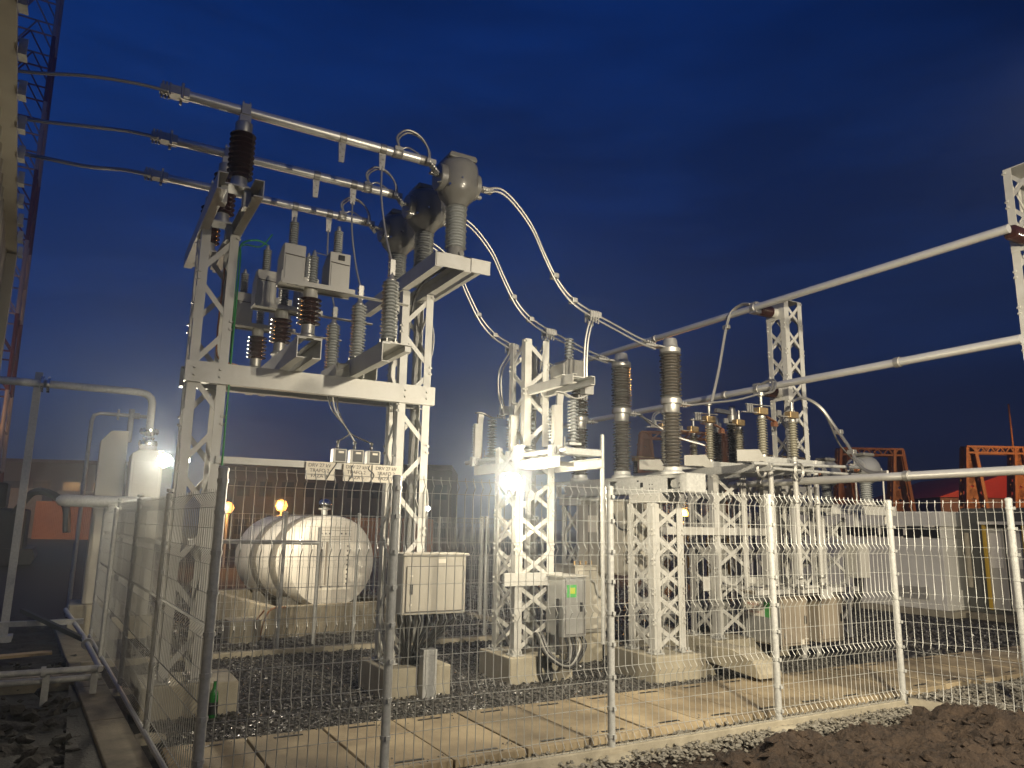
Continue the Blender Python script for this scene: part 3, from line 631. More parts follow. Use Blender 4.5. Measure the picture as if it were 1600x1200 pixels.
# ------------------------------------------------------------------ column with the three pole disconnector
footing(4.24, 5.06, 7.38, 8.12, .27, 'pale concrete footing with looped cables, under the lattice column with the bright floodlight')
cc = thing('lattice_column', 'white lattice column with a bright floodlight and a steel shelf of disconnector blades', 'lattice column', (4.6, 7.75, .27))
lattice(cc, 4.34, 4.86, 7.48, 8.0, .285, 2.62, leg=.095, brace=.046, n=6, double=True); lattice(cc, 4.46, 4.80, 7.52, 7.9, 2.62, 3.92, leg=.09, brace=.05, n=4)
anchor_feet(cc, 4.34, 4.86, 7.48, 8.0, .272)
b = MB(); channel(b, (4.18, 7.44, 1.095), (4.95, 7.44, 1.095), .14, .05, (0,1,0), .007); b.build('cross_rail', 'steel_paint', cc)
b = MB()
for x in (4.37, 4.93): channel(b, (x, 6.62, 2.375), (x, 8.62, 2.375), .11, .06, (1 if x < 4.6 else -1, 0, 0), .008)
for yy in (7.2, 8.3): b.bar((4.37, yy, 2.40), (4.93, yy, 2.40), .06, .05)
b.build('shelf_beam', 'steel_paint', cc)
b = MB()
for x in (4.49, 4.78): channel(b, (x, 6.55, 3.275), (x, 7.62, 3.275), .10, .05, (1 if x < 4.6 else -1, 0, 0), .007)
b.box(4.46, 4.80, 6.72, 6.90, 3.33, 3.34); b.build('upper_arm', 'steel_paint', cc)
ci = thing('sensor_box', 'grey box with a short bushing on the upper arm of the floodlit column', 'electrical box', (4.95, 7.35, 3.33))
MB().prism([(4.80, 3.36), (5.15, 3.36), (5.15, 3.60), (5.08, 3.66), (4.87, 3.66), (4.80, 3.60)], 7.2, 7.5).build('case', 'ct_paint', ci, .01)
MB().lathe(sheds(3.65, 3.95, .036, .062, 8), (4.98, 7.35, 0), 16).build('bushing', 'silicone', ci)
for k in range(3):
    yy = PH[k]
    u = thing('disconnector_pole', ['disconnector pole with a tall flat blade beside the front breaker pole', 'disconnector pole with a tall flat blade in front of the lattice column', 'disconnector pole with a tall flat blade over the floodlight end of the shelf'][k], 'disconnector', (4.6, yy, 2.44), 'disconnector poles on the shelf')
    b = MB().box(4.395, 4.505, yy-.03, yy+.03, 2.50, 3.00); b.box(4.405, 4.495, yy-.034, yy-.03, 2.52, 2.98)
    b.build('blade_housing', 'box_grey', u, .004)
    MB().prism([(4.435, 2.98), (4.51, 2.98), (4.525, 3.13), (4.445, 3.13)], yy-.018, yy+.018).build('blade', 'strand', u)
    b = MB(); pth = spline([(4.41, yy, 3.145), (4.47, yy, 3.152), (4.56, yy, 3.135), (4.66, yy, 3.10), (4.76, yy, 3.115), (4.87, yy, 3.17)], 5)
    for a_, c_ in zip(pth, pth[1:]): b.bar(a_, c_, .055, .014)
    for q in range(4): b.tube([(4.74+q*.035, yy, 3.10), (4.74+q*.035, yy, 3.15)], .010, 6)
    b.build('contact_strip', 'clamp_alloy', u)
    MB().lathe(sheds(2.60, 3.08, .032, .066, 13), (4.66, yy, 0), 18).build('insulator', 'silicone', u)
    MB().lathe(sheds(2.62, 3.0, .028, .055, 11), (4.50, yy+.17, 0), 16).build('insulator', 'silicone', u)
    b = MB().box(4.58, 4.74, yy-.05, yy+.05, 2.575, 2.60); b.bar((4.40, yy-.06, 2.50), (4.98, yy-.06, 2.50), .05, .07); b.bar((4.40, yy+.06, 2.50), (4.98, yy+.06, 2.50), .05, .07)
    b.lathe([(.055, yy-.05), (.06, yy-.04), (.06, yy+.04), (.055, yy+.05)], (4.44, 0, 2.50), 14, 'y'); b.box(4.36, 4.42, yy-.04, yy+.04, 2.44, 2.56)
    b.tube([(4.55, yy, 2.535), (4.55, yy, 2.66)], .008, 6); b.build('base_frame', 'zinc', u)
w = MB().tube([(4.44, 6.6, 2.505), (4.44, 9.0, 2.505)], .028, 12).build('drive_shaft', 'zinc'); tag(w, 'horizontal zinc drive shaft linking the three disconnector poles', 'drive shaft')
w = MB().tube([(5.06, 6.80, .45), (5.06, 6.80, 2.72)], .024, 12).build('drive_rod', 'zinc'); tag(w, 'tall vertical drive rod rising behind the stickered grey box to the disconnector shelf', 'drive rod')
bx = thing('control_box', 'grey metal box with a green sticker beside the looped cables', 'control box', (4.93, 7.2, .5))
MB().box(4.76, 5.06, 7.12, 7.46, .49, 1.13).build('case', 'stainless', bx, .005); MB().box(4.775, 5.035, 7.108, 7.119, .505, 1.115).build('door', 'stainless', bx, .003)
MB().box(4.73, 5.08, 7.09, 7.48, 1.132, 1.15).build('rain_hood', 'box_grey', bx)
MB().box(4.79, 4.93, 7.1055, 7.1075, .915, 1.05).build('sticker', 'sticker_green', bx); MB().box(4.83, 4.90, 7.1035, 7.1052, .955, 1.02).build('sticker_panel', 'sticker_yellow', bx)
MB().tube([(5.0, 7.108, .82), (5.0, 7.095, .82)], .015, 10).build('lock', 'black_paint', bx); door_details(bx, 4.78, 5.03, 7.108, .52, 1.10)
b = MB().tube([(4.74, 7.2, .30), (4.74, 7.2, .90)], .012, 8); b.tube([(4.715, 7.2, .30), (4.715, 7.2, .90)], .012, 8); b.build('conduit', 'rubber', bx)
for i in range(7):
    x = 4.83+i*.038
    tag(MB().tube(spline([(x, 7.2, .50), (x+.02, 7.16, .36), (x-.03-.03*i, 7.12, .24-.012*i), (x-.16-.05*i, 7.22, .30), (4.60-.012*i, 7.33, .52), (4.58-.01*i, 7.36, .40)]), .011 if i % 2 else .016, 8).build('looped_cable', ['rubber', 'strand', 'rubber'][i % 3]), 'cable looping from the green stickered box to the lattice column', 'cable', 'looped cables by the stickered box')
b = MB()
for q in range(2): b.tube(spline([(4.60+q*.10, 7.34, .52), (4.585+q*.10, 7.33, .30), (4.60+q*.10, 7.335, .10), (4.65+q*.08, 7.32, .03), (4.70+q*.03, 7.335, .14), (4.69+q*.02, 7.34, .30)]), .024, 8)
tag(b.build('hanging_cable', 'rubber'), 'thick dark cable loop hanging down the footing of the floodlit column', 'cable')
kb = thing('kiosk_cabinet', 'beige steel cabinet with a bent pipe handle on a concrete plinth', 'cabinet', (5.9, 8.2, 0))
MB().box(5.62, 6.12, 8.14, 8.60, .36, 1.18).build('case', 'cabinet_beige', kb, .006); MB().box(5.64, 6.10, 8.128, 8.139, .38, 1.15).build('door', 'cabinet_beige', kb, .003)
MB().box(5.60, 6.14, 8.12, 8.62, 1.182, 1.20).build('roof_plate', 'cabinet_beige', kb, .004); MB().box(5.66, 6.08, 8.18, 8.56, -.1, .358).build('plinth', 'concrete', kb, .01)
MB().tube(spline([(5.84, 8.12, 1.14), (5.84, 8.10, 1.02), (5.90, 8.10, .97), (5.95, 8.10, .82), (6.08, 8.10, .79)]), .010, 8).build('handle_pipe', 'zinc', kb)
b = MB()
for q in range(5): b.tube([(5.68+q*.09, 8.25, 1.20), (5.68+q*.09, 8.25, 1.25)], .014, 8)
b.build('gland', 'brass', kb); door_details(kb, 5.66, 6.08, 8.128, .40, 1.13, False)
# ------------------------------------------------------------------ circuit breaker
footing(5.72, 6.47, 6.72, 7.50, .28, 'wide pale concrete footing under the lattice column of the dark three pole breaker')
dc = thing('lattice_column', 'stout white lattice column under the near end of the breaker beam', 'lattice column', (6, 7.05, .28))
lattice(dc, 5.83, 6.30, 6.86, 7.33, .295, 1.98, leg=.10, brace=.048, n=5, double=True); anchor_feet(dc, 5.83, 6.30, 6.86, 7.33, .285)
dc2 = thing('lattice_column', 'white lattice column under the rear end of the breaker beam', 'lattice column', (6, 8.7, .2))
lattice(dc2, 5.98, 6.40, 8.55, 9.0, .2, 1.98, leg=.08, brace=.045, n=4, double=True)
footing(5.9, 6.5, 8.4, 9.1, .2, 'pale concrete footing partly behind the beige cabinet with the pipe handle')
br = thing('circuit_breaker', 'three pole circuit breaker with tall dark ribbed poles on a perforated beam', 'circuit breaker', (6.05, 7.7, 2.0))
b = MB(); holes = [6.62, 7.72, 8.85]; y0 = 6.36; ys = [6.36]
# near web of the beam with three oblong openings
for h in holes: ys += [h-.07, h+.07]
ys.append(9.05)
for i in range(0, len(ys), 2): b.box(5.91, 5.919, ys[i], ys[i+1], 2.10, 2.30)
for h in holes: b.box(5.91, 5.919, h-.07, h+.07, 2.10, 2.135); b.box(5.91, 5.919, h-.07, h+.07, 2.265, 2.30)
b.box(6.19, 6.199, 6.36, 9.05, 2.10, 2.30); b.box(5.9, 6.21, 6.36, 9.05, 2.302, 2.311); b.box(5.92, 6.19, 6.36, 6.368, 2.10, 2.30)
for h in holes: b.tube([(5.95, h, 2.20), (6.18, h, 2.20)], .052, 14)
be = b.build('beam', 'zinc', br)
b = MB().box(5.906, 5.9095, 7.12, 7.17, 2.17, 2.23); b.box(5.906, 5.9095, 7.20, 7.23, 2.24, 2.26)
for yy in (6.48, 6.95, 7.0): 
    for z in (2.15, 2.20): b.tube([(5.905, yy, z), (5.909, yy, z)], .008, 6)
b.build('punched_hole', 'black_paint', be)
MB().box(5.88, 6.28, 6.80, 7.36, 1.985, 2.098).build('mounting_saddle', 'steel_paint', br, .006); MB().box(5.95, 6.42, 8.5, 9.03, 1.985, 2.098).build('mounting_saddle', 'steel_paint', br, .006)
for k in range(3):
    yy = [6.74, 7.70, 8.66][k]; c = (6.05, yy, 0)
    MB().lathe([(.14, 2.312), (.14, 2.34), (.11, 2.36), (.105, 2.40)], c, 24).build('pole_base', 'zinc', br)
    MB().lathe(sheds(2.40, 3.06, .082, .123, 17, .112), c, 26).build('lower_insulator', 'glaze_grey', br)
    b = MB().lathe([(.088, 3.05), (.098, 3.07), (.098, 3.15), (.125, 3.16), (.128, 3.19), (.128, 3.215), (.105, 3.24), (.09, 3.25)], c, 26); b.bar((6.14, yy, 3.17), (6.34, yy, 3.17), .09, .018)
    for q in range(3): b.tube([(6.2+q*.04, yy, 3.14), (6.2+q*.04, yy, 3.21)], .011, 6)
    b.build('pole_joint', 'clamp_alloy', br)
    MB().lathe(sheds(3.24, 3.78, .090, .136, 15, .124), c, 26).build('upper_insulator', 'glaze_grey', br)
    b = MB().lathe([(.10, 3.77), (.125, 3.79), (.128, 3.84), (.10, 3.86), (.095, 3.87), (.085, 3.95), (.078, 3.965), (.03, 3.97)], c, 24); b.bar((5.95, yy, 3.845), (5.84, yy, 3.85), .08, .016)
    b.build('pole_head', 'clamp_alloy', br)
cb = thing('mechanism_cabinet', 'large beige mechanism cabinet hanging under the breaker beam', 'cabinet', (6.05, 8, 1.6))
MB().box(5.96, 6.40, 7.55, 8.55, 1.10, 2.02).build('case', 'cabinet_beige', cb, .008)
for i in range(4): MB().box(5.948, 5.959, 7.57+i*.245, 7.57+i*.245+.235, 1.12, 1.98).build('door', 'cabinet_beige', cb, .003)
MB().box(5.94, 6.42, 7.53, 8.57, 2.022, 2.04).build('roof_plate', 'cabinet_beige', cb); MB().box(5.944, 5.9475, 8.12, 8.32, 1.62, 1.84).build('data_plate', 'paper', cb); [MB().box(5.9445, 5.9475, 7.802+i*.245, 7.814+i*.245, 1.12, 1.98).build('door_gap', 'ink', cb) for i in range(3)]
MB().tube(spline([(5.94, 7.75, 1.86), (5.90, 7.62, 1.70), (5.90, 7.45, 1.66), (5.93, 7.35, 1.75)]), .012, 8).build('hose', 'rubber', cb)
b = MB(); channel(b, (6.26, 7.42, 1.66), (8.4, 7.42, 1.66), .10, .06, (0,1,0), .007)
tag(b.build('tie_beam', 'steel_paint'), 'horizontal white tie beam joining the breaker column to the next lattice column', 'beam')
# precast chamfered block on a post
pb = thing('precast_bench', 'pale chamfered precast block resting on a short post near the breaker footing', 'concrete block', (6.66, 6.6, 0))
MB().prism([(7.02, .17), (7.02, .33), (6.45, .35), (6.14, .27), (6.05, .14), (6.05, .09)], 6.60, 6.95, 'x').build('block', 'concrete', pb, .008)
MB().box(6.62, 6.80, 6.80, 6.93, -.1, .168).build('post', 'concrete', pb, .006)
# ------------------------------------------------------------------ second disconnector group
ec = thing('lattice_column', 'white lattice column behind the chamfered block carrying the second disconnector', 'lattice column', (7.6, 7.75, 0))
lattice(ec, 7.40, 8.02, 7.45, 7.95, .30, 2.42, leg=.10, brace=.048, n=5, double=True); anchor_feet(ec, 7.40, 8.02, 7.45, 7.95, .285)
footing(7.25, 8.15, 7.35, 8.05, .28, 'pale concrete footing behind the chamfered precast block')
for x0, x1, ya, yb, lb in ((8.42, 8.88, 7.5, 7.95, 'white lattice column between the tan cabinets and the lattice tower'), (7.42, 7.95, 8.75, 9.2, 'rear white lattice column under the second disconnector'), (8.5, 8.95, 9.0, 9.4, 'rear white lattice column half hidden by the drive pipes')):
    e_ = thing('lattice_column', lb, 'lattice column', (x0, ya, 0)); lattice(e_, x0, x1, ya, yb, .22, 2.42, leg=.085, brace=.045, n=5, double=True); MB().box(x0-.12, x1+.12, ya-.1, yb+.1, -.1, .218).build('base_block', 'concrete', e_, .01)
df = thing('disconnector_support', 'long white steel frame with three grey angled plates over the second disconnector column', 'steel frame', (7.8, 7.7, 2.5))
b = MB()
for x in (7.45, 8.25): channel(b, (x, 6.5, 2.47), (x, 9.2, 2.47), .10, .06, (1 if x < 8 else -1, 0, 0), .008)
for yy in PH:
    for s_ in (-1, 1): b.bar((7.30, yy+s_*.06, 2.575), (8.75, yy+s_*.06, 2.575), .05, .09)
b.build('base_channel', 'zinc', df)
for yy in PH: MB().prism([(7.06, 2.53), (7.06, 2.67), (7.46, 2.70), (7.56, 2.58), (7.60, 2.50), (7.5, 2.50), (7.40, 2.54)], yy-.12, yy-.112).build('angled_plate', 'box_grey', df)
b = MB().tube([(7.2, 6.56, 2.50), (9.3, 6.58, 2.56)], .022, 10); b.tube([(7.5, 6.52, 2.45), (9.3, 6.54, 2.45)], .018, 8); b.build('link_rod', 'zinc', df)
for k in range(3):
    yy = PH[k]
    u = thing('disconnector_pole', ['horizontal break disconnector pole beside the white drive pipes', 'horizontal break disconnector pole under the tall bus drop', 'horizontal break disconnector pole close behind the breaker'][k], 'disconnector', (8, yy, 2.62), 'poles of the second disconnector')
    for x in (7.66, 8.25):
        MB().lathe([(.05, 2.622), (.05, 2.65), (.04, 2.66)], (x, yy, 0), 14).build('foot', 'clamp_alloy', u)
        MB().lathe(sheds(2.65, 3.13, .042, .072, 14), (x, yy, 0), 18).build('insulator', 'silicone_tan', u)
        MB().lathe([(.045, 3.12), (.05, 3.135), (.05, 3.16), (.035, 3.17)], (x, yy, 0), 14).build('cap', 'clamp_alloy', u)
    b = MB().box(7.57, 7.74, yy-.05, yy+.05, 3.18, 3.27); b.box(8.16, 8.33, yy-.05, yy+.05, 3.18, 3.27); b.build('contact_block', 'brass', u, .008)
    b = MB(); b.bar((7.36, yy-.02, 3.295), (7.80, yy-.02, 3.30), .04, .012); b.bar((7.30, yy, 3.19), (7.62, yy, 3.20), .035, .014); b.bar((8.0, yy, 3.19), (8.2, yy, 3.195), .035, .014)
    for x in (7.38, 7.42, 7.46): b.bar((x, yy-.03, 3.19), (x, yy-.03, 3.29), .012, .03)
    b.bar((7.96, yy-.03, 3.19), (7.96, yy-.03, 3.26), .02, .08); b.build('arm', 'clamp_alloy', u)
    b = MB().bar((7.74, yy, 3.165), (7.92, yy, 3.10), .05, .01); b.box(7.86, 7.93, yy-.03, yy+.03, 3.04, 3.10); b.build('horn', 'copper', u)
    b = MB().lathe([(.022, 3.27), (.022, 3.42), (.05, 3.43), (.05, 3.47)], (7.66, yy, 0), 12); b.lathe([(.022, 3.27), (.022, 3.40)], (8.25, yy, 0), 12); b.build('stem', 'clamp_alloy', u)
for i, (x, yy) in enumerate(((8.85, 8.45), (9.6, 9.55))):
    a = thing('post_insulator', ['dark brown post insulator standing among the second disconnector poles', 'dark brown post insulator just behind the tallest breaker pole'][i], 'insulator', (x, yy, 2.5), 'dark insulators behind the second disconnector')
    MB().lathe([(.10, 2.45), (.10, 2.50), (.075, 2.52)], (x, yy, 0)).build('base', 'clamp_alloy', a); MB().lathe(sheds(2.52, 3.36, .070, .105, 20), (x, yy, 0), 22).build('ribbed_body', 'glaze_grey', a)
    b = MB().lathe([(.08, 3.35), (.085, 3.37), (.085, 3.46), (.06, 3.47), (.05, 3.62)], (x, yy, 0)); b.bar((x-.36, yy, 3.52), (x+.1, yy, 3.50), .06, .06); b.build('head', 'clamp_alloy', a)
cs = thing('lattice_column', 'thin white lattice column under the dark post insulators', 'lattice column', (9.2, 9, 0)); lattice(cs, 8.7, 9.1, 8.3, 8.7, 0, 2.42, leg=.06, brace=.04, n=5); lattice(cs, 9.4, 9.75, 9.4, 9.75, 0, 2.42, leg=.06, brace=.04, n=5)
b = MB(); b.bar((8.7, 8.4, 2.435), (9.75, 9.6, 2.435), .16, .03); b.build('top_plate', 'zinc', cs)
# vertical drive pipes and mechanism boxes
for i, (x, yy) in enumerate(((7.78, 6.80), (8.03, 6.62), (8.56, 6.72))):
    d = thing('drive_pipe', ['vertical white drive pipe running into the stickered grey cabinet', 'vertical white drive pipe in front of the lattice tower', 'vertical white drive pipe over the gap between two tan cabinets'][i], 'drive pipe', (x, yy, 1), 'white drive pipes')
    MB().tube([(x, yy, 1.02), (x, yy, 2.62)], .034, 14).build('pipe', 'steel_paint', d)
    b = MB()
    for z in (1.0, 1.10, 2.05, 2.55): b.lathe([(.044, z-.02), (.048, z-.015), (.048, z+.015), (.044, z+.02)], (x, yy, 0), 14)
    b.box(x-.05, x+.05, yy-.05, yy+.05, .955, .975); b.build('coupling', 'clamp_alloy', d)
g1 = thing('mechanism_cabinet', 'grey cabinet with a red lettered notice and a green sticker, hung under a beam', 'cabinet', (8.2, 7.2, .5))
MB().box(7.95, 8.45, 6.88, 7.56, .23, .86).build('case', 'cabinet_tan', g1, .006); MB().box(7.938, 7.949, 6.90, 7.545, .25, .84).build('side_door', 'stainless', g1, .003)
MB().box(7.93, 8.47, 6.86, 7.58, .862, .88).build('roof_plate', 'cabinet_tan', g1)
np_ = MB().box(7.934, 7.937, 7.16, 7.50, .57, .76).build('notice', 'paper', g1)
for j, (tx, sz) in enumerate((('PERICOL', .052), ('DE', .036), ('ELECTROCUTARE', .030))): text(tx, sz, 'ink_red', np_, (7.9325, 7.33, .715-j*.048), (R(90), 0, R(-90)))
MB().box(7.934, 7.937, 6.95, 7.15, .57, .76).build('sticker', 'sticker_green', g1); MB().box(7.931, 7.9335, 6.96, 7.05, .60, .74).build('sticker_panel', 'sticker_yellow', g1)
b = MB().box(8.30, 8.34, 6.868, 6.879, .24, .30); b.box(8.36, 8.42, 6.87, 6.879, .30, .31); b.build('latch', 'paper', g1); door_details(g1, 7.98, 8.43, 6.879, .26, .83)
g2 = thing('mechanism_cabinet', 'plain tan cabinet hung under the beam beside the grey stickered one', 'cabinet', (8.9, 7.0, .5))
MB().box(8.66, 9.16, 6.88, 7.5, .24, .86).build('case', 'cabinet_tan', g2, .006); MB().box(8.68, 9.14, 6.868, 6.879, .26, .84).build('door', 'cabinet_tan', g2, .003); MB().box(8.64, 9.18, 6.86, 7.52, .862, .88).build('roof_plate', 'cabinet_tan', g2); door_details(g2, 8.69, 9.13, 6.868, .28, .82)
b = MB(); channel(b, (7.35, 7.62, .98), (9.35, 7.62, .98), .12, .05, (0,1,0), .007); channel(b, (7.35, 6.75, .92), (9.35, 6.75, .92), .06, .05, (0,1,0), .006)
b.prism([(7.28, .88), (7.28, 1.06), (7.70, 1.06), (7.78, .98), (7.70, .88)], 7.57, 7.578); b.box(8.50, 8.72, 6.70, 6.708, .82, .97); b.bar((8.1, 6.74, .975), (8.64, 6.74, .975), .03, .03)
for x in (7.5, 8.03, 8.56, 9.2): b.bar((x, 6.78, .955), (x, 7.6, .955), .05, .03)
for x in (7.5, 9.2): b.bar((x, 7.64, 0), (x, 7.64, .92), .05, .05)
b.build('rail', 'steel_paint', thing('cabinet_rail', 'low white rail carrying the hung cabinets and drive pipes', 'rail', (8.3, 7.2, .9)))
# ------------------------------------------------------------------ towers with the high tube buses
TX = 8.20
def tower(y0, y1, h, label):
    t = thing('lattice_tower', label, 'lattice tower', (8.82, (y0+y1)/2, 0))
    lattice(t, 8.65, 9.02, y0, y1, .0, h, leg=.085, brace=.042, n=max(8, round(h/.40)), double=True)
    for z in (4.86, 3.65): MB().box(8.642, 8.65, y0, y1, z-.12, z+.12).build('mounting_plate', 'steel_paint', t)
    MB().box(8.65, 9.02, y0, y1, h, h+.01).build('top_plate', 'steel_paint', t)
    return t
tower(7.16, 7.50, 5.02, 'tall white lattice tower between the two ends of the high tube buses')
tower(3.70, 4.06, 5.72, 'bright white lattice tower cut by the edge of the picture')
b = MB().tube([(8.62, 7.18, 2.6), (8.62, 7.18, .3)], .03, 12); b.build('conduit', 'steel_paint', thing('conduit', 'white conduit running down the lattice tower', 'conduit', (8.6, 7.2, 1)))
k = 0
for z, ya, yb in ((4.86, 3.85, 13.2), (3.66, 3.85, 12.4), (2.325, 3.95, 8.6)):
    t = thing('tube_bus', ['highest long tube bus running to the bright tower at the picture edge', 'long tube bus passing behind the breaker heads', 'lowest long tube bus crossing in front of the small transformers'][k], 'bus tube', (TX, 7, z), 'long tube buses on the towers')
    MB().tube([(TX, ya, z), (TX, yb, z)], .048, 20).build('tube', 'aluminium', t)
    for yy in ((5.2, 7.95) if k else (9.5,)): MB().lathe([(.05, yy-.035), (.062, yy-.03), (.062, yy+.03), (.05, yy+.035)], (TX, 0, z), 18, 'y').build('clamp_ring', 'clamp_alloy', t)
    b = MB().lathe([(.05, 7.295), (.062, 7.30), (.062, 7.36), (.05, 7.365)], (TX, 0, z), 18, 'y')
    b.box(TX-.03, TX+.09, 7.27, 7.39, z-.08, z+.08); b.build('clamp', 'clamp_alloy', t)
    if k < 2:
        for yt in (7.33, 3.88):
            if yt < 5 and k == 1: continue
            a = thing('post_insulator', ['red brown insulator lying sideways at the top of the tall tower', 'red brown insulator lying sideways at the top of the edge tower', 'red brown insulator lying sideways halfway up the tall tower'][k*2+(0 if yt > 5 else 1)], 'insulator', (8.4, yt, z), 'sideways insulators on the towers')
            MB().lathe([(r, zz) for r, zz in sheds(TX+.10, TX+.36, .052, .085, 7)], (0, yt, z-.01), 22, 'x').build('ribbed_body', 'porcelain', a)
            MB().lathe([(.06, TX+.35), (.068, TX+.36), (.068, 8.63), (.08, 8.64)], (0, yt, z-.01), 18, 'x').build('cap', 'box_grey', a)
    k += 1
def twin(name, label, pts, r=.014, s=(0,.03,.0), spacer=(), group=None):
    w = thing(name, label, 'conductor', pts[len(pts)//2], group); lp = spline(pts)
    for q in (-1, 1): MB().tube(off(lp, [q*v for v in s]), r, 8).build('strand', 'strand', w)
    b = MB()
    for i in spacer: c = lp[i]; b.box(c.x-.035, c.x+.035, c.y-.05, c.y+.05, c.z-.03, c.z+.03)
    if spacer: b.build('spacer', 'clamp_alloy', w, .006)
twin('bus_drop', 'twin drop bending from the highest tube down to the second disconnector', [(8.20, 7.40, 4.93), (8.19, 7.55, 4.96), (8.14, 7.72, 4.86), (8.05, 7.76, 4.55), (7.90, 7.76, 4.0), (7.72, 7.75, 3.48)], .015, (.028,.02,.0), (22,))
twin('bus_drop', 'twin drop curling off the middle long tube beside the tower', [(8.20, 7.25, 3.72), (8.16, 7.05, 3.74), (8.05, 6.9, 3.66), (7.9, 6.82, 3.52), (7.70, 6.8, 3.46)], .014, (.0,.03,.0))
twin('bus_drop', 'twin sagging drop from the second disconnector down to the lowest tube', [(8.27, 6.8, 3.42), (8.50, 6.78, 3.48), (8.72, 6.7, 3.36), (8.80, 6.55, 3.08), (8.72, 6.3, 2.78), (8.55, 6.05, 2.52), (8.35, 5.75, 2.40), (8.22, 5.45, 2.38)], .015, (.03,.02,.012), (26, 34))
twin('jumper', 'thin jumper from the disconnector to the head of the clear standing small transformer', [(8.70, 6.75, 3.40), (8.95, 6.78, 3.25), (9.2, 6.8, 2.90), (9.5, 6.8, 2.68)], .007, (0,.008,.004))
twin('jumper', 'pale twin jumper rising behind the breaker to the middle long tube', [(6.36, 7.70, 3.18), (6.8, 8.0, 3.12), (7.3, 8.5, 3.36), (8.2, 9.3, 3.60)], .011, (0,.02,.01))
twin('jumper', 'twin jumper drooping from the rear breaker pole toward the next bay', [(6.34, 7.70, 3.16), (6.55, 7.75, 3.12), (6.85, 7.6, 2.92), (7.2, 7.4, 2.80)], .012, (0,.02,.01))
twin('jumper', 'twin jumper from the front breaker pole to the second disconnector', [(6.34, 6.74, 3.17), (6.7, 6.78, 3.24), (7.2, 6.8, 3.33), (7.62, 6.8, 3.45)], .012, (0,.02,.0))
twin('jumper', 'short pair of conductors rising behind the tower end of the second disconnector', [(8.9, 7.6, 2.6), (8.95, 7.6, 2.78), (9.1, 7.6, 2.92)], .014, (.03,.02,.0))
for i, (x, y_) in enumerate(((7.40, 6.62), (7.95, 6.50))):
    b = MB()
    for q in range(3): b.tube([(x+.075*math.cos(t*.4)+q*.006, y_-q*.008, 2.44+.10*math.sin(t*.4)) for t in range(17)], .006, 6, False)
    tag(b.build('cable_coil', 'strand'), ['wire coil hanging from the first angled plate of the disconnector frame', 'wire coil hanging beside the tall white drive pipes'][i], 'coil')
# small silver headed transformers
for k, (x, y_) in enumerate(((9.72, 6.8), (9.95, 7.62))):
    t = thing('current_transformer', ['silver headed small transformer standing clear beside the rust gantry', 'silver headed small transformer half behind the sagging twin drop'][k], 'transformer', (x, y_, 2.05), 'small silver headed transformers')
    MB().lathe([(.12, x-.22), (.165, x-.20), (.175, x-.12), (.20, x-.05), (.20, x+.08), (.16, x+.15), (.12, x+.19)], (0, y_, 2.56), 26, 'x').build('head', 'stainless', t)
    MB().box(x-.12, x+.12, y_-.10, y_+.10, 2.75, 2.80).build('lid', 'ct_paint', t, .02)
    MB().lathe([(.11, x-.235), (.12, x-.23), (.12, x-.215)], (0, y_, 2.56), 22, 'x').build('terminal_disc', 'chrome', t)
    b = MB().lathe([(.03, x-.27), (.03, x-.23)], (0, y_-.05, 2.54), 10, 'x'); b.lathe([(.03, x-.27), (.03, x-.23)], (0, y_+.04, 2.60), 10, 'x'); b.build('terminal', 'copper', t)
    MB().lathe(sheds(2.10, 2.38, .065, .095, 9), (x, y_, 0), 20).build('ribbed_column', 'silicone', t)
    MB().lathe([(.12, 2.062), (.12, 2.085), (.09, 2.11)], (x, y_, 0), 18).build('base', 'box_grey', t)
for x, lb in ((9.46, 'white cable dropping just before the clear standing small transformer'), (10.08, 'white cable arching over the clear standing small transformer')):
    tag(MB().tube(spline([(x-.05 if x < 9.6 else 9.9, 6.8, 2.62), (x, 6.78, 2.58), (x+.02, 6.78, 2.3), (x-.0, 6.78, 1.8)]), .012, 8).build('white_cable', 'white_cable'), lb, 'cable')
hc = thing('lattice_column', 'short white lattice column carrying the small silver headed transformers', 'lattice column', (9.4, 7.3, 0))
lattice(hc, 8.98, 9.50, 7.0, 7.5, .25, 1.88, leg=.07, brace=.04, n=4, double=True)
b = MB(); channel(b, (8.85, 6.72, 1.985), (10.25, 6.72, 1.985), .13, .06, (0,1,0), .007); channel(b, (8.85, 7.75, 1.985), (10.3, 7.75, 1.985), .13, .06, (0,-1,0), .007); b.box(9.5, 9.95, 6.68, 7.78, 2.052, 2.06); b.box(9.30, 9.42, 6.70, 6.71, 1.75, 1.95)
b.bar((8.95, 6.72, 1.98), (8.95, 7.75, 1.98), .05, .05); b.build('platform', 'steel_paint', hc)
kx = thing('junction_box', 'light grey junction box on the short column above black cables', 'electrical box', (9.6, 6.98, 1.3))
MB().box(9.50, 9.78, 6.86, 7.06, 1.05, 1.52).build('case', 'box_grey', kx, .006)
for i in range(4): MB().tube(spline([(9.54+.06*i, 6.95, 1.05), (9.55+.05*i, 6.95, .9), (9.56+.03*i, 7.0, .6)]), .018, 8).build('gland_cable', 'rubber', kx)
sm = thing('lattice_column', 'small distant lattice column on a cream block seen between the tall ones', 'lattice column', (13.1, 13.7, 0))
lattice(sm, 12.8, 13.3, 13.4, 13.9, .25, 1.85, leg=.06, brace=.035, n=4); MB().box(12.7, 13.4, 13.3, 14.0, -.1, .25).build('base_block', 'concrete', sm)
b = MB().box(12.4, 14.2, 13.5, 13.8, 1.86, 1.98); b.build('top_beam', 'steel_paint', sm)
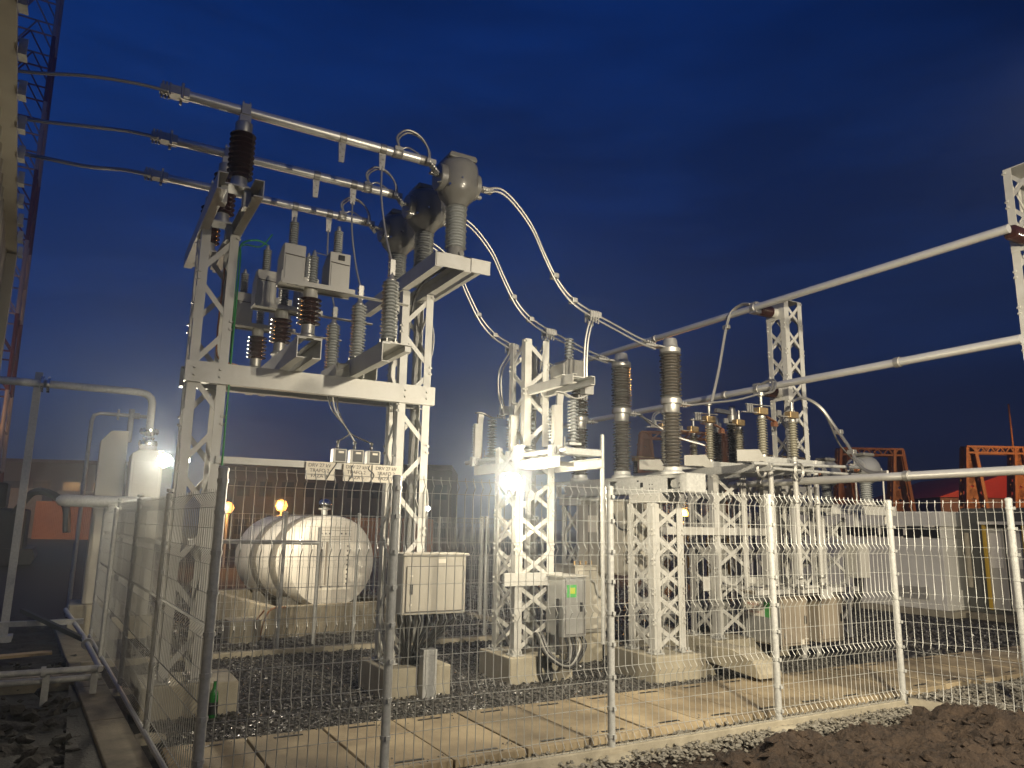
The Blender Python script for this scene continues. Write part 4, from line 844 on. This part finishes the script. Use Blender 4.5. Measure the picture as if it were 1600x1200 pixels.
# more columns deeper in the yard
for i, (x, y_, h) in enumerate(((10.9, 9.2, 2.35), (11.8, 10.6, 2.3), (9.7, 11.3, 2.4))):
    c_ = thing('lattice_column', ['white lattice column in shade behind the small transformers', 'white lattice column near the module wall', 'white lattice column seen behind the beige mechanism cabinet'][i], 'lattice column', (x, y_, 0))
    lattice(c_, x-.22, x+.22, y_-.22, y_+.22, 0, h, leg=.06, brace=.04, n=5)
    b = MB(); b.bar((x-.7, y_, h+.06), (x+.7, y_, h+.06), .25, .10); b.build('top_beam', 'steel_paint', c_)
    for q in (-.5, 0, .5):
        MB().lathe(sheds(h+.115, h+.55, .032, .058, 11), (x+q, y_, 0), 14).build('insulator', 'glaze_grey', c_)
    b = MB()
    for q in (-.5, 0, .5): b.box(x+q-.05, x+q+.05, y_-.05, y_+.05, h+.55, h+.62)
    b.bar((x-.6, y_, h+.64), (x+.6, y_, h+.64), .03, .015); b.build('contact_arm', 'brass', c_)
# ------------------------------------------------------------------ white tank in its concrete bund
tk = thing('storage_tank', 'white steel tank with two grey bands lying in the concrete bund', 'tank', (3.68, 12.25, 0), None, R(8))
b = MB().lathe([(.60, -.03), (.72, 0), (.74, .05), (.74, 2.62), (.72, 2.68), (.55, 2.72)], (0, 0, 1.06), 48, 'y'); b.build('shell', 'tank_white', tk, 0, True)
for y_ in (.58, 1.50): MB().lathe([(.748, y_), (.752, y_+.01), (.752, y_+.29), (.748, y_+.30)], (0, 0, 1.06), 48, 'y').build('band', 'tank_band', tk, 0, True)
for y_ in (.55, 2.0): MB().box(-.5, .5, y_, y_+.25, .1, .46).build('saddle', 'tank_band', tk, .01, True)
b = MB().lathe([(.05, 1.78), (.05, 1.90), (.10, 1.905), (.10, 1.92)], (-.05, .35, 0), 16); b.build('filler_neck', 'zinc', tk, 0, True)
MB().lathe([(.02, 1.92), (.085, 1.93), (.105, 1.98), (.10, 2.03), (.06, 2.07), (.01, 2.08)], (-.05, .35, 0), 18).build('vent_ball', 'chrome', tk, 0, True)
b = MB()
for yy, h in ((.0, .03),): 
    b.box(-.30, .30, -.0345, -.0315, .62, .65); b.box(.20, .23, -.0345, -.0315, .70, 1.0)
b.build('gauge_plate', 'paper', tk, 0, True)
b = MB()
for i in range(9): b.box(.215, .235, -.0375, -.0352, .70+i*.075, .725+i*.075)
for i in range(8):
    if i not in (3, 4): b.box(-.26+i*.07, -.235+i*.07, -.0375, -.0352, 1.50, 1.525)
for i in range(4): b.box(-.22+i*.15, -.20+i*.15, -.0375, -.0352, .66, .685)
b.build('gauge_mark', 'ink', tk, 0, True)
b = MB()
for z in (1.56, 1.60, 1.46, 1.42): b.box(-.28, .28, -.0365, -.0355, z, z+.008)
for x in (-.26, -.16): b.box(x, x+.03, -.0365, -.0355, .7, 1.38)
b.build('faded_lettering', 'ink_faint', tk, 0, True)
bd = thing('tank_bund', 'low stained concrete bund around the white tank', 'bund', (2.62, 11.72, 0), None, R(8))
b = MB(); W_, D_, H_ = 2.25, 3.2, .44
b.box(0, W_, 0, .13, -.1, H_); b.box(0, W_, D_-.13, D_, -.1, H_); b.box(0, .13, .13, D_-.13, -.1, H_); b.box(W_-.13, W_, .13, D_-.13, -.1, H_); b.box(.13, W_-.13, .13, D_-.13, -.1, .12)
b.build('bund_wall', 'dirty_concrete', bd, .012, True)
tag(MB().box(2.0, 2.42, 11.35, 11.9, -.1, .30).build('concrete_block', 'concrete', None, .01), 'pale concrete block on the ground by the corner of the tank bund', 'concrete block')
b = MB().tube(spline([(2.45, 11.55, .0), (2.50, 11.52, .30), (2.60, 11.52, .44), (2.80, 11.55, .45)]), .012, 8); b.tube(spline([(2.30, 11.5, 0), (2.36, 11.5, .25), (2.48, 11.5, .42)]), .012, 8)
tag(b.build('bent_rod', 'rust_paint'), 'bent rusty rod leaning on the tank bund', 'rod')
b = MB().tube([(1.15, 10.9, 1.42), (3.05, 10.9, 1.40)], .032, 10); b.tube([(3.05, 10.9, 0), (3.05, 10.9, 1.62)], .026, 10)
tag(b.build('pipe_run', 'zinc'), 'grey pipe run crossing low in front of the white tank', 'pipe')
# ------------------------------------------------------------------ pipes and tall cabinets beyond the left fence
pp = thing('overhead_pipe', 'grey overhead pipe with a flanged elbow dropping onto a grey cabinet', 'pipe', (0, 13, 3.6))
MB().tube(spline([(-3.0, 13, 3.645), (-1.2, 13, 3.655), (.30, 13, 3.665), (.62, 13, 3.665)], 4)[:-1]+[V((.66, 13, 3.66)), V((.74, 13, 3.635)), V((.80, 13, 3.58)), V((.825, 13, 3.50)), V((.825, 13, 3.40)), V((.825, 13, 3.05))], .058, 18).build('pipe', 'zinc', pp)
b = MB()
for z in (3.05, 2.86): b.lathe([(.14, z-.02), (.14, z+.02)], (.825, 13, 0), 20); 
for q in range(8):
    for z in (3.05, 2.86): b.tube([(.825+.115*math.cos(q*.785), 13+.115*math.sin(q*.785), z-.045), (.825+.115*math.cos(q*.785), 13+.115*math.sin(q*.785), z+.045)], .014, 6)
b.lathe([(.06, 2.88), (.09, 2.95), (.06, 3.03)], (.825, 13, 0), 16); b.box(.70, .95, 12.9, 13.1, 2.74, 2.82); b.lathe([(.12, -.70), (.12, -.66)], (0, 13, 3.65), 18, 'x'); b.lathe([(.12, -.62), (.12, -.58)], (0, 13, 3.65), 18, 'x')
b.build('flange', 'chrome', pp)
pl = thing('pipe_post', 'tall square post holding up the overhead pipe', 'post', (-.74, 13.4, 0)); MB().box(-.80, -.70, 13.2, 13.3, -.1, 3.86).build('post', 'zinc', pl); MB().box(-.86, -.64, 13.1, 13.4, -.1, .03).build('post_base', 'zinc', pl)
tp = thing('thin_pipe', 'thin grey pipe bending over from a tall riser behind the cabinets', 'pipe', (.1, 15, 0))
MB().tube([V((.02, 15.6, 0)), V((.02, 15.6, 3.45)), V((.05, 15.6, 3.56)), V((.14, 15.6, 3.60)), V((1.05, 15.6, 3.60))], .035, 12).build('pipe', 'zinc', tp)
b = MB().lathe([(.10, .42), (.10, .46)], (0, 15.6, 3.60), 14, 'x'); b.tube([(.66, 15.6, 3.1), (.66, 15.6, 3.72)], .05, 12); b.lathe([(.06, .70), (.06, .80)], (0, 15.6, 3.60), 12, 'x'); b.build('flange', 'zinc', tp)
c1 = thing('tall_cabinet', 'tall beige slab cabinet with one cut top corner on a concrete plinth', 'cabinet', (.35, 13.2, 0))
MB().prism([(.17, .45), (.17, 2.86), (.30, 3.03), (.545, 3.04), (.545, .45)], 13.0, 13.7).build('case', 'cabinet_beige', c1, .012); MB().box(.02, .60, 12.9, 13.8, -.1, .448).build('plinth', 'concrete', c1, .012)
c2 = thing('tall_cabinet', 'tall grey cabinet below the flanged pipe elbow', 'cabinet', (.8, 13, 0))
MB().prism([(.60, .3), (.60, 2.67), (.70, 2.735), (1.04, 2.735), (1.04, .3)], 12.6, 13.4).build('case', 'box_grey', c2, .012); MB().box(.56, 1.10, 12.5, 13.5, -.1, .298).build('plinth', 'concrete', c2, .012)
MB().box(.64, 1.0, 12.588, 12.599, .5, 2.55).build('door', 'box_grey', c2, .004)
hp = thing('capped_pipe', 'short fat horizontal pipe stub with a cap beside the tall beige cabinet', 'pipe', (0, 12.4, 1.95))
MB().lathe([(.03, -.30), (.07, -.26), (.085, -.18), (.085, .9)], (0, 12.3, 1.93), 18, 'x').build('pipe', 'zinc', hp)
b = MB()
for i in range(2): b.tube([(-2.0, 8.55+i*.12, .27-i*.1), (.36, 8.55+i*.12, .27-i*.1)], .03, 10)
for x in (-.10, .30): b.box(x-.03, x+.03, 8.6, 8.66, -.1, .26)
b.lathe([(.05, -.15), (.05, -.11)], (0, 8.55, .27), 12, 'x'); tag(b.build('low_pipe', 'zinc'), 'low twin pipe over the mud beside the fence', 'pipe')
b = MB().tube([(.34, 8.5, .27), (.20, 10.4, .33), (-.02, 12.6, .42)], .028, 10); b.lathe([(.06, 9.9), (.06, 9.96)], (.235, 0, .31), 12, 'y'); tag(b.build('low_pipe', 'zinc'), 'low slanting pipe along the outside of the fence', 'pipe')
tag(MB().box(-2.5, .20, 11.35, 11.43, .36, .42).build('low_rail', 'zinc'), 'pale horizontal rail over the dark ground outside the fence', 'rail')
tag(MB().bar((-1.6, 10.55, .10), (-.1, 10.62, .14), .16, .03).build('plank', 'wood'), 'lit yellow plank lying by the pipe posts', 'plank')
tag(MB().box(-2.6, .24, 9.35, 9.62, -.1, .09).build('concrete_beam', 'dirty_concrete', None, .01), 'long low concrete beam lying toward the fence', 'concrete beam')
tag(MB().bar((-.50, 11.7, .52), (.25, 10.2, .30), .05, .05).build('leaning_bar', 'black_paint'), 'dark bar leaning against the fence over the mud', 'bar')
# ------------------------------------------------------------------ corrugated building beside the camera
wb = thing('control_building', 'tall corrugated wall close by with a row of eave brackets', 'building', (-.8, 5, 0))
ex = lambda y_: -.0594*y_-.307                       # the eave line runs almost through the viewpoint
b = MB(); n_ = 120; prof = []
y0, y1 = .2, 8.75
for i in range(n_+1):
    t_ = y0+(y1-y0)*i/n_; d_ = (.0, .03, .03, .0)[i % 4]
    prof.append((ex(t_)-.09-d_, t_))
vs = [(x, y_, z) for z in (0, 4.32) for x, y_ in prof]; m_ = n_+1
b.add(vs, [(i, i+1, m_+i+1, m_+i) for i in range(n_)]); b.box(-3.4, -2.4, .2, 8.7, 0, 4.28); b.box(-2.4, ex(8.75)-.13, 8.6, 8.7, 0, 4.28)
b.build('wall', 'wall_sheet', wb)
b = MB(); b.prism([(ex(8.8)-.14, 0), (ex(8.8)-.14, 4.31), (ex(8.8)-.0, 4.31), (ex(8.8)-.0, 0)], 8.752, 8.83); b.build('corner_post', 'wall_sheet', wb)
b = MB(); b.bar((ex(.2)-.6, .2, 4.345), (ex(8.85)-.6, 8.85, 4.345), 1.19, .05); b.build('eave', 'wall_sheet', wb)
for i in range(10):
    y_ = 4.25+i*.5; x = ex(y_)
    b = MB(); b.box(x+.002, x+.045, y_, y_+.008, 4.30, 4.40); b.box(x+.002, x+.045, y_+.008, y_+.09, 4.30, 4.308); b.build('eave_bracket', 'zinc', wb)
# ------------------------------------------------------------------ white modules beyond the yard
md = thing('module_building', 'long pale module building with a black window strip and a louvre', 'building', (15.7, 10.5, 0))
b = MB().box(15.6, 19, 9.25, 14.5, .12, 1.57); b.box(15.6, 19, 9.25, 14.5, 1.82, 2.13); b.box(15.66, 19, 9.3, 14.4, 1.572, 1.818); b.build('wall', 'module_wall', md, .01)
MB().box(15.63, 15.655, 9.32, 14.3, 1.58, 1.81).build('window_strip', 'black_paint', md)
b = MB()
for i in range(7): b.box(15.592, 15.655, 9.4+i*.62, 9.62+i*.62, 1.80, 1.845); b.box(15.592, 15.655, 9.5+i*.62, 9.72+i*.62, 1.545, 1.60)
for y_ in (10.02, 10.62): b.box(15.60, 15.62, y_, y_+.07, 1.63, 1.77)
b.build('window_block', 'paper', md)
lv = MB()
for i in range(9): lv.bar((15.58, 9.62, .33+i*.028), (15.58, 10.45, .33+i*.028), .02, .014)
lv.build('louvre', 'steel_paint', md)
MB().box(15.5, 19, 9.1, 14.6, -.05, .118).build('plinth', 'concrete', md)
m2 = thing('module_building', 'darker grey module building with a pair of white doors', 'building', (16.2, 8, 0))
MB().box(16.1, 19, 4.6, 9.1, .12, 2.2).build('wall', 'module_dark', m2, .01); MB().box(15.9, 19, 4.5, 9.0, -.05, .118).build('plinth', 'dirty_concrete', m2)
for i in range(2):
    y_ = 7.92+i*.36
    d_ = MB().box(16.05, 16.09, y_, y_+.32, .2, 1.80).build('door', 'door_white', m2, .006); MB().box(16.043, 16.049, y_+.05, y_+.27, 1.02, 1.70).build('door_pane', 'paper', d_)
b = MB().box(16.02, 16.09, 7.86, 7.915, .2, 1.86); b.box(16.02, 16.09, 8.605, 8.66, .2, 1.86); b.build('door_frame', 'yellow_trim', m2)
MB().box(15.95, 16.09, 7.80, 8.70, 1.87, 1.93).build('door_canopy', 'paper', m2); MB().tube([(16.05, 9.0, .6), (16.05, 9.0, 1.7)], .05, 12).build('down_pipe', 'concrete', m2)
# ------------------------------------------------------------------ things far off
def gantry(x, y_, w, h, d, label):
    g = thing('gantry', label, 'gantry', (x, y_, 0), 'rust brown gantries beyond the yard')
    dx, dy = d
    for e in (0, 1):
        cx, cy = x+dx*w*e, y_+dy*w*e
        for ix in (0, 1):
            b = MB()
            s_ = -1 if ix == 0 else 1
            for j in (-1, 1): b.bar((cx+s_*.85*dx+j*.3*dy, cy+s_*.85*dy-j*.3*dx, 0), (cx+s_*.22*dx+j*.22*dy, cy+s_*.22*dy-j*.22*dx, h), .16, .16)
            b.build('leg', 'rust_paint', g)
        b = MB(); n_ = 9
        for i in range(n_):
            z0, z1 = h*i/n_, h*(i+1)/n_; f0, f1 = .85-.63*i/n_, .85-.63*(i+1)/n_; s_ = 1 if i % 2 else -1
            b.bar((cx+s_*f0*dx, cy+s_*f0*dy, z0), (cx-s_*f1*dx, cy-s_*f1*dy, z1), .07, .4); b.bar((cx-s_*f0*dx, cy-s_*f0*dy, z0), (cx+s_*f1*dx, cy+s_*f1*dy, z1), .07, .4)
        b.build('bracing', 'rust_paint', g)
    b = MB(); ex_ = .25
    for s_ in (-1, 1):
        for z in (h-.28, h+.05): b.bar((x-ex_*dx+s_*.25*dy, y_-ex_*dy-s_*.25*dx, z), (x+(w+ex_)*dx+s_*.25*dy, y_+(w+ex_)*dy-s_*.25*dx, z), .10, .10)
        for i in range(10): b.bar((x+w*dx*i/10+s_*.25*dy, y_+w*dy*i/10-s_*.25*dx, h-.28 if i % 2 else h+.05), (x+w*dx*(i+1)/10+s_*.25*dy, y_+w*dy*(i+1)/10-s_*.25*dx, h+.05 if i % 2 else h-.28), .06, .06)
    b.build('crossbeam', 'rust_paint', g)
q = V((2.63, -1.45)).normalized()
gantry(35.3, 25.9, 2.9, 6.0, q, 'rust brown gantry just behind the silver headed transformer')
gantry(41.1, 22.5, 2.6, 6.2, q, 'rust brown gantry in front of the red roof')
gantry(25.5, 30.5, 4., 6.6, q, 'dim rust brown gantry glimpsed behind the breaker poles')
tag(MB().tube([(43.0, 21.2, 0), (43.0, 21.2, 8.6)], .05, 8).build('lightning_rod', 'rust_paint'), 'thin lightning rod rising behind the gantry by the red roof', 'mast')
sh = thing('shed', 'low shed with a bright red gabled roof', 'shed', (64, 34, 0)); q2 = V((.87, -.49))
c0 = V((57.6, 37.4)); c1_ = V((66.5, 32.2))
MB().bar((*c0, 2.05), (*c1_, 2.05), 12, 4.4).build('wall', 'shed_wall', sh)
b = MB(); mid = (c0+c1_)/2; dq = (c1_-c0).normalized(); nq = V((dq.y, -dq.x)); L_ = (c1_-c0).length/2
vs = []
for s_ in (-1, 1):
    o = mid+nq*(6.2*s_)
    vs += [(*(o-dq*(L_+.2)), 4.25), (*(o+dq*(L_+.2)), 4.25), (*o, 6.15)]
b.add(vs, [(0,1,2), (5,4,3), (0,2,5,3), (2,1,4,5), (1,0,3,4)]); b.build('roof', 'roof_red', sh)
s2 = thing('shed', 'dark maroon roofed shed beside the bright red roof', 'shed', (70, 28, 0)); MB().bar((66, 33.5, 2.2), (78, 27, 2.2), 9, 4.8).build('wall', 'shed_wall', s2)
MB().bar((66, 33.5, 4.75), (78, 27, 4.75), 9.6, .3).build('roof', 'container_maroon', s2)
def container(label, m, a, c, h, dep=2.4):
    o = thing('shipping_container', label, 'container', (*a, 0)); a, c = V((*a, 0)), V((*c, 0)); d = (c-a).normalized(); n_ = V((-d.y, d.x, 0)); ln = (c-a).length
    k = int(ln/.14)*4; b = MB(); vs = []
    for z in (.12, h-.12):
        for i in range(k+1): vs.append(a+d*(ln*i/k)+n_*((0, .05, .05, 0)[i % 4])+V((0,0,z)))
    b.add(vs, [(i, i+1, k+1+i+1, k+1+i) for i in range(k)])
    b.bar(a+n_*(dep/2+.1)+V((0,0,h/2)), c+n_*(dep/2+.1)+V((0,0,h/2)), dep-.1, h-.05); b.build('corrugated_side', m, o)
    b = MB()
    for z in (.06, h-.06): b.bar(a+n_*.03+V((0,0,z)), c+n_*.03+V((0,0,z)), .12, .12)
    for e in (a+d*.05, c-d*.05): b.bar(e+n_*.03+V((0,0,.1)), e+n_*.03+V((0,0,h-.1)), .12, .12)
    b.build('frame', m, o)
    return o
container('orange shipping container with ribbed side beyond the pipe posts', 'container_orange', (-3.1, 72), (1.9, 69.8), 3.0)
container('grey container behind the tall square post', 'container_grey', (-6.2, 76), (-2.9, 75), 4.1)
container('grey container above the orange one', 'container_grey', (-1.8, 76), (1.2, 74.4), 4.0)
container('orange lit container behind the white tank', 'container_orange', (9.2, 38.5), (15.6, 35.4), 1.95)
container('dull yellow container behind the breaker column', 'container_yellow', (18.2, 19.6), (21.5, 17.8), 1.9)
container('maroon container seen between white columns', 'container_maroon', (22.2, 17.4), (25.5, 15.4), 2.4)
def block(label, a, c, h, dep, rows, cols, top=None):
    o = thing('building', label, 'building', (*a, 0)); a, c = V((*a, 0)), V((*c, 0)); d = (c-a).normalized(); n_ = V((-d.y, d.x, 0)); ln = (c-a).length
    MB().bar(a+n_*(dep/2)+V((0,0,h/2)), c+n_*(dep/2)+V((0,0,h/2)), dep, h).build('wall', 'far_wall', o)
    b = MB(); b.bar(a+n_*(dep/2-.2)+V((0,0,h+.15)), c+n_*(dep/2-.2)+V((0,0,h+.15)), dep+.8, .3); b.build('roof', 'far_wall', o)
    for i in range(cols):
        for j in range(rows):
            w_ = ln/cols*.55; p0 = a+d*(ln*(i+.5)/cols-w_/2)-n_*.03; z = .9+j*(h-.4)/rows
            b = MB(); b.bar(p0+V((0,0,z+.45)), p0+d*w_+V((0,0,z+.45)), .06, .9); b.build('window', 'far_window', o)
block('long dark two storey building with dim windows behind the tank', (6.9, 49.5), (20, 42.5), 5.0, 8, 2, 11)
block('low dark building beyond the stacked containers', (-16, 84), (5, 76), 6.5, 8, 2, 9)
b = thing('excavator', 'dark parked machine with hoses at the dim yard edge', 'machine', (-3, 33, 0))
MB().box(-4.2, -1.6, 32, 34.5, .5, 2.0).build('body', 'black_paint', b, .1); MB().box(-3.3, -2.3, 32.2, 33.6, 2.0, 2.9).build('cab', 'dark_glass', b, .08)
for x in (-4.0, -2.2): MB().prism([(x, .05), (x+.9, .05), (x+1.0, .3), (x+.9, .6), (x, .6), (x-.1, .3)], 31.8, 34.6).build('track', 'rubber', b)
MB().tube(spline([(-2.0, 32, 1.8), (-1.4, 31.5, 2.6), (-.5, 31, 2.2), (-.3, 30.8, 1.2)]), .13, 8).build('boom', 'black_paint', b)
# telecom mast
ms = thing('telecom_mast', 'tall red and white lattice mast behind the corrugated wall', 'mast', (-4.9, 46, 0))
H_ = 44; n_ = 22
def mp(i, z): s_ = 1.45-.55*z/H_; return V((-5.15+(-s_ if i in (0, 3) else s_), 46.2+(-s_ if i in (0, 1) else s_), z))
for i in range(4):
    for k in range(11):
        MB().tube([mp(i, H_*k/11), mp(i, H_*(k+1)/11)], .10, 8).build('leg', 'mast_red' if k % 2 == 0 else 'mast_white', ms)
for k in range(11):
    b = MB()
    for h_ in range(2):
        z0, z1 = H_*(2*k+h_)/22, H_*(2*k+h_+1)/22
        for i in range(4):
            j = (i+1) % 4; b.tube([mp(i, z0), mp(j, z0)], .05, 6, False); c_ = (mp(i, z1)+mp(j, z1))/2
            b.tube([mp(i, z0), c_], .045, 6, False); b.tube([mp(j, z0), c_], .045, 6, False)
    b.build('bracing', 'mast_red' if k % 2 == 0 else 'mast_white', ms)
# ------------------------------------------------------------------ lamps
def floodlight(name, label, loc, aim, m, post=None, size=.11, group=None):
    t = thing(name, label, 'lamp', loc, group); l = V(loc); d = (V(aim)-l).normalized(); up_ = V((0,0,1)); s_ = d.cross(up_).normalized()
    b = MB(); b.tube([l-d*.10, l-d*.06, l-d*.012], [size*.5, size*1.0, size*1.05], 20); b.build('housing', 'black_paint', t, .01)
    b = MB(); b.tube([l-d*.010, l+d*.004], size*.95, 24); b.build('lens', m, t)
    b = MB(); b.bar(l-d*.05-s_*size*1.2, l-d*.05+s_*size*1.2, .02, .03); b.bar(l-d*.05-up_*.01, l-d*.05-up_*(size*1.2), .03, .03); b.build('bracket', 'zinc', t)
    if post: MB().tube([l-d*.05-up_*size*1.1, V((l.x-d.x*.05, l.y-d.y*.05, post))], .022, 10).build('post', 'zinc', t)
    return t
def lamp(kind, name, loc, energy, col, size=.1, aim=None, cone=None, blend=.5):
    ld = bpy.data.lights.new(name, kind); ld.energy = energy; ld.color = col
    if kind in ('POINT', 'SPOT'): ld.shadow_soft_size = size
    if kind == 'SPOT': ld.spot_size = R(cone); ld.spot_blend = blend
    o = bpy.data.objects.new(name, ld); COL.objects.link(o); o.location = loc
    if aim: o.rotation_euler = (V(aim)-V(loc)).to_track_quat('-Z', 'Y').to_euler()
    return o
CAMP = (0, 0, 1.69)
W1 = V((4.16, 7.24, 2.17)); W2 = V((.935, 11.2, 2.485))
floodlight('floodlight', 'dazzling floodlight on the lattice column with the disconnector shelf', W1, CAMP, 'lens_white', None, .095, 'yard floodlights')
floodlight('floodlight', 'dazzling floodlight on a thin post in front of the tall grey cabinet', W2, CAMP, 'lens_white', 0., .095, 'yard floodlights')
W2b = W2+V((.26, -.05, 0)); dW2b = (V((3.1, 13.1, 1.3))-W2b).normalized()  # extra head beside the floodlight, added to brighten the tank side
floodlight('floodlight', 'added second floodlight head lighting the white tank', W2b, (3.1, 13.1, 1.3), 'lens_white', 0., .07, 'yard floodlights')
dW1 = (V(CAMP)-W1).normalized(); dW2 = (V(CAMP)-W2).normalized()
lamp('SPOT', 'floodlight_beam', W1+dW1*.03, 640, (1, .88, .66), .06, (0, 0, 1.9), 72, .7); lamp('POINT', 'floodlight_beam', W1+V((-.10, -.10, 0)), 120, (1, .88, .66), .06); lamp('POINT', 'floodlight_beam', W2+V((.15, -.06, 0)), 70, (1, .88, .66), .06); lamp('SPOT', 'floodlight_beam', W2b+dW2b*.04, 600, (1, .88, .66), .06, (3.1, 13.1, 1.3), 84, .5); lamp('SPOT', 'floodlight_beam', W2+dW2*.03, 480, (1, .88, .66), .06, (0, 0, 1.9), 72, .7)
for i, (loc, e, lb) in enumerate((((4.85, 30, 2.17), 170, 'orange street lamp to the side of the white tank'), ((6.6, 29, 2.28), 170, 'orange street lamp directly over the white tank'), ((19.0, 20.7, 2.19), 380, 'orange street lamp behind the breaker column'))):
    t = thing('street_lamp', lb, 'lamp', loc, 'orange lamps in the distance'); l = V(loc)
    MB().lathe([(.02, -.23), (.16, -.17), (.23, 0), (.16, .17), (.02, .23)], l, 16).build('globe', 'lens_orange', t); MB().tube([l-V((0,0,.22)), V((l.x, l.y, 0))], .04, 8).build('post', 'zinc', t)
    lamp('POINT', 'street_lamp_light', l+V((-.25, -.35, .0)), e, (1, .42, .10), .15)
t = thing('bulb', 'small white bulb seen through the portal leg with the wall box', 'lamp', (9.1, 21, 2.05)); MB().lathe([(.01, -.08), (.07, -.04), (.08, 0), (.07, .05), (.01, .08)], (9.1, 21, 2.15), 12).build('globe', 'lens_cool', t); MB().tube([(9.1, 21, 0), (9.1, 21, 2.07)], .03, 8).build('post', 'zinc', t)
for loc, e, lb, aim_ in (((40.5, 15.5, 5.2), 2800, 'assumed orange street lamp, unseen, lighting the gantries', (39, 24.5, 3)), ((-6.6, 42, 4.6), 450, 'assumed orange street lamp, unseen behind the corrugated wall, lighting the mast', (-5.2, 50, 15)), ((50, 18.5, 7), 9000, 'added orange lamp, unseen, lighting the red roofed shed', (62, 35.5, 4)), ((-15, 61, 6), 5000, 'assumed orange street lamp, unseen behind the corrugated wall, lighting the stacked containers', (0, 72, 2))):  # unseen lamps, assumed and added to light gantries, mast, shed and containers
    t = thing('street_lamp', lb, 'lamp', loc, 'orange lamps in the distance'); l = V(loc)
    MB().lathe([(.02, -.17), (.12, -.13), (.17, 0), (.12, .13), (.02, .17)], l, 16).build('globe', 'lens_orange', t); MB().tube([l-V((0,0,.18)), V((l.x, l.y, 0))], .04, 8).build('post', 'zinc', t)
    lamp('SPOT', 'street_lamp_light', l+V((0, 0, .22)), e, (1, .54, .20), .15, aim_, 110, .5)
# work lights standing outside the picture that throw the fence shadows over the slabs
def mast_light(label, loc, aim, energy, cone, blend, col=(1, .88, .66), size=.10):
    t = floodlight('work_light', label, loc, aim, 'lens_white', 0., .14, 'work lights in front of the fence')
    d = (V(aim)-V(loc)).normalized(); lamp('SPOT', 'work_light_beam', V(loc)+d*.03, energy, col, size, aim, cone, blend)
mast_light('work light on a post in front of the fence by the earth mound', (3.75, 1.15, 3.9), (7.6, 7.2, 1.7), 2500, 134, 1.)
mast_light('taller work light farther back from the fence', (6.8, -9.5, 5.6), (9.4, 9.0, 2.4), 9000, 72, 1., (1, .87, .65), .12)

# ------------------------------------------------------------------ thin even haze volume, added to give the lamps a glow
hz = tag(MB().box(-340, 340, -70, 340, -1.1, 48).build('haze', 'black_paint'), kind='stuff')
hm = bpy.data.materials.new('haze'); hm.use_nodes = True; nt = hm.node_tree
for n_ in list(nt.nodes):
    if n_.type == 'BSDF_PRINCIPLED': nt.nodes.remove(n_)
pv = nt.nodes.new('ShaderNodeVolumePrincipled'); pv.inputs['Color'].default_value = (.76, .87, 1, 1); pv.inputs['Density'].default_value = .0045; pv.inputs['Anisotropy'].default_value = .82
nt.links.new(pv.outputs[0], [n_ for n_ in nt.nodes if n_.type == 'OUTPUT_MATERIAL'][0].inputs['Volume'])
hz.data.materials.clear(); hz.data.materials.append(hm)
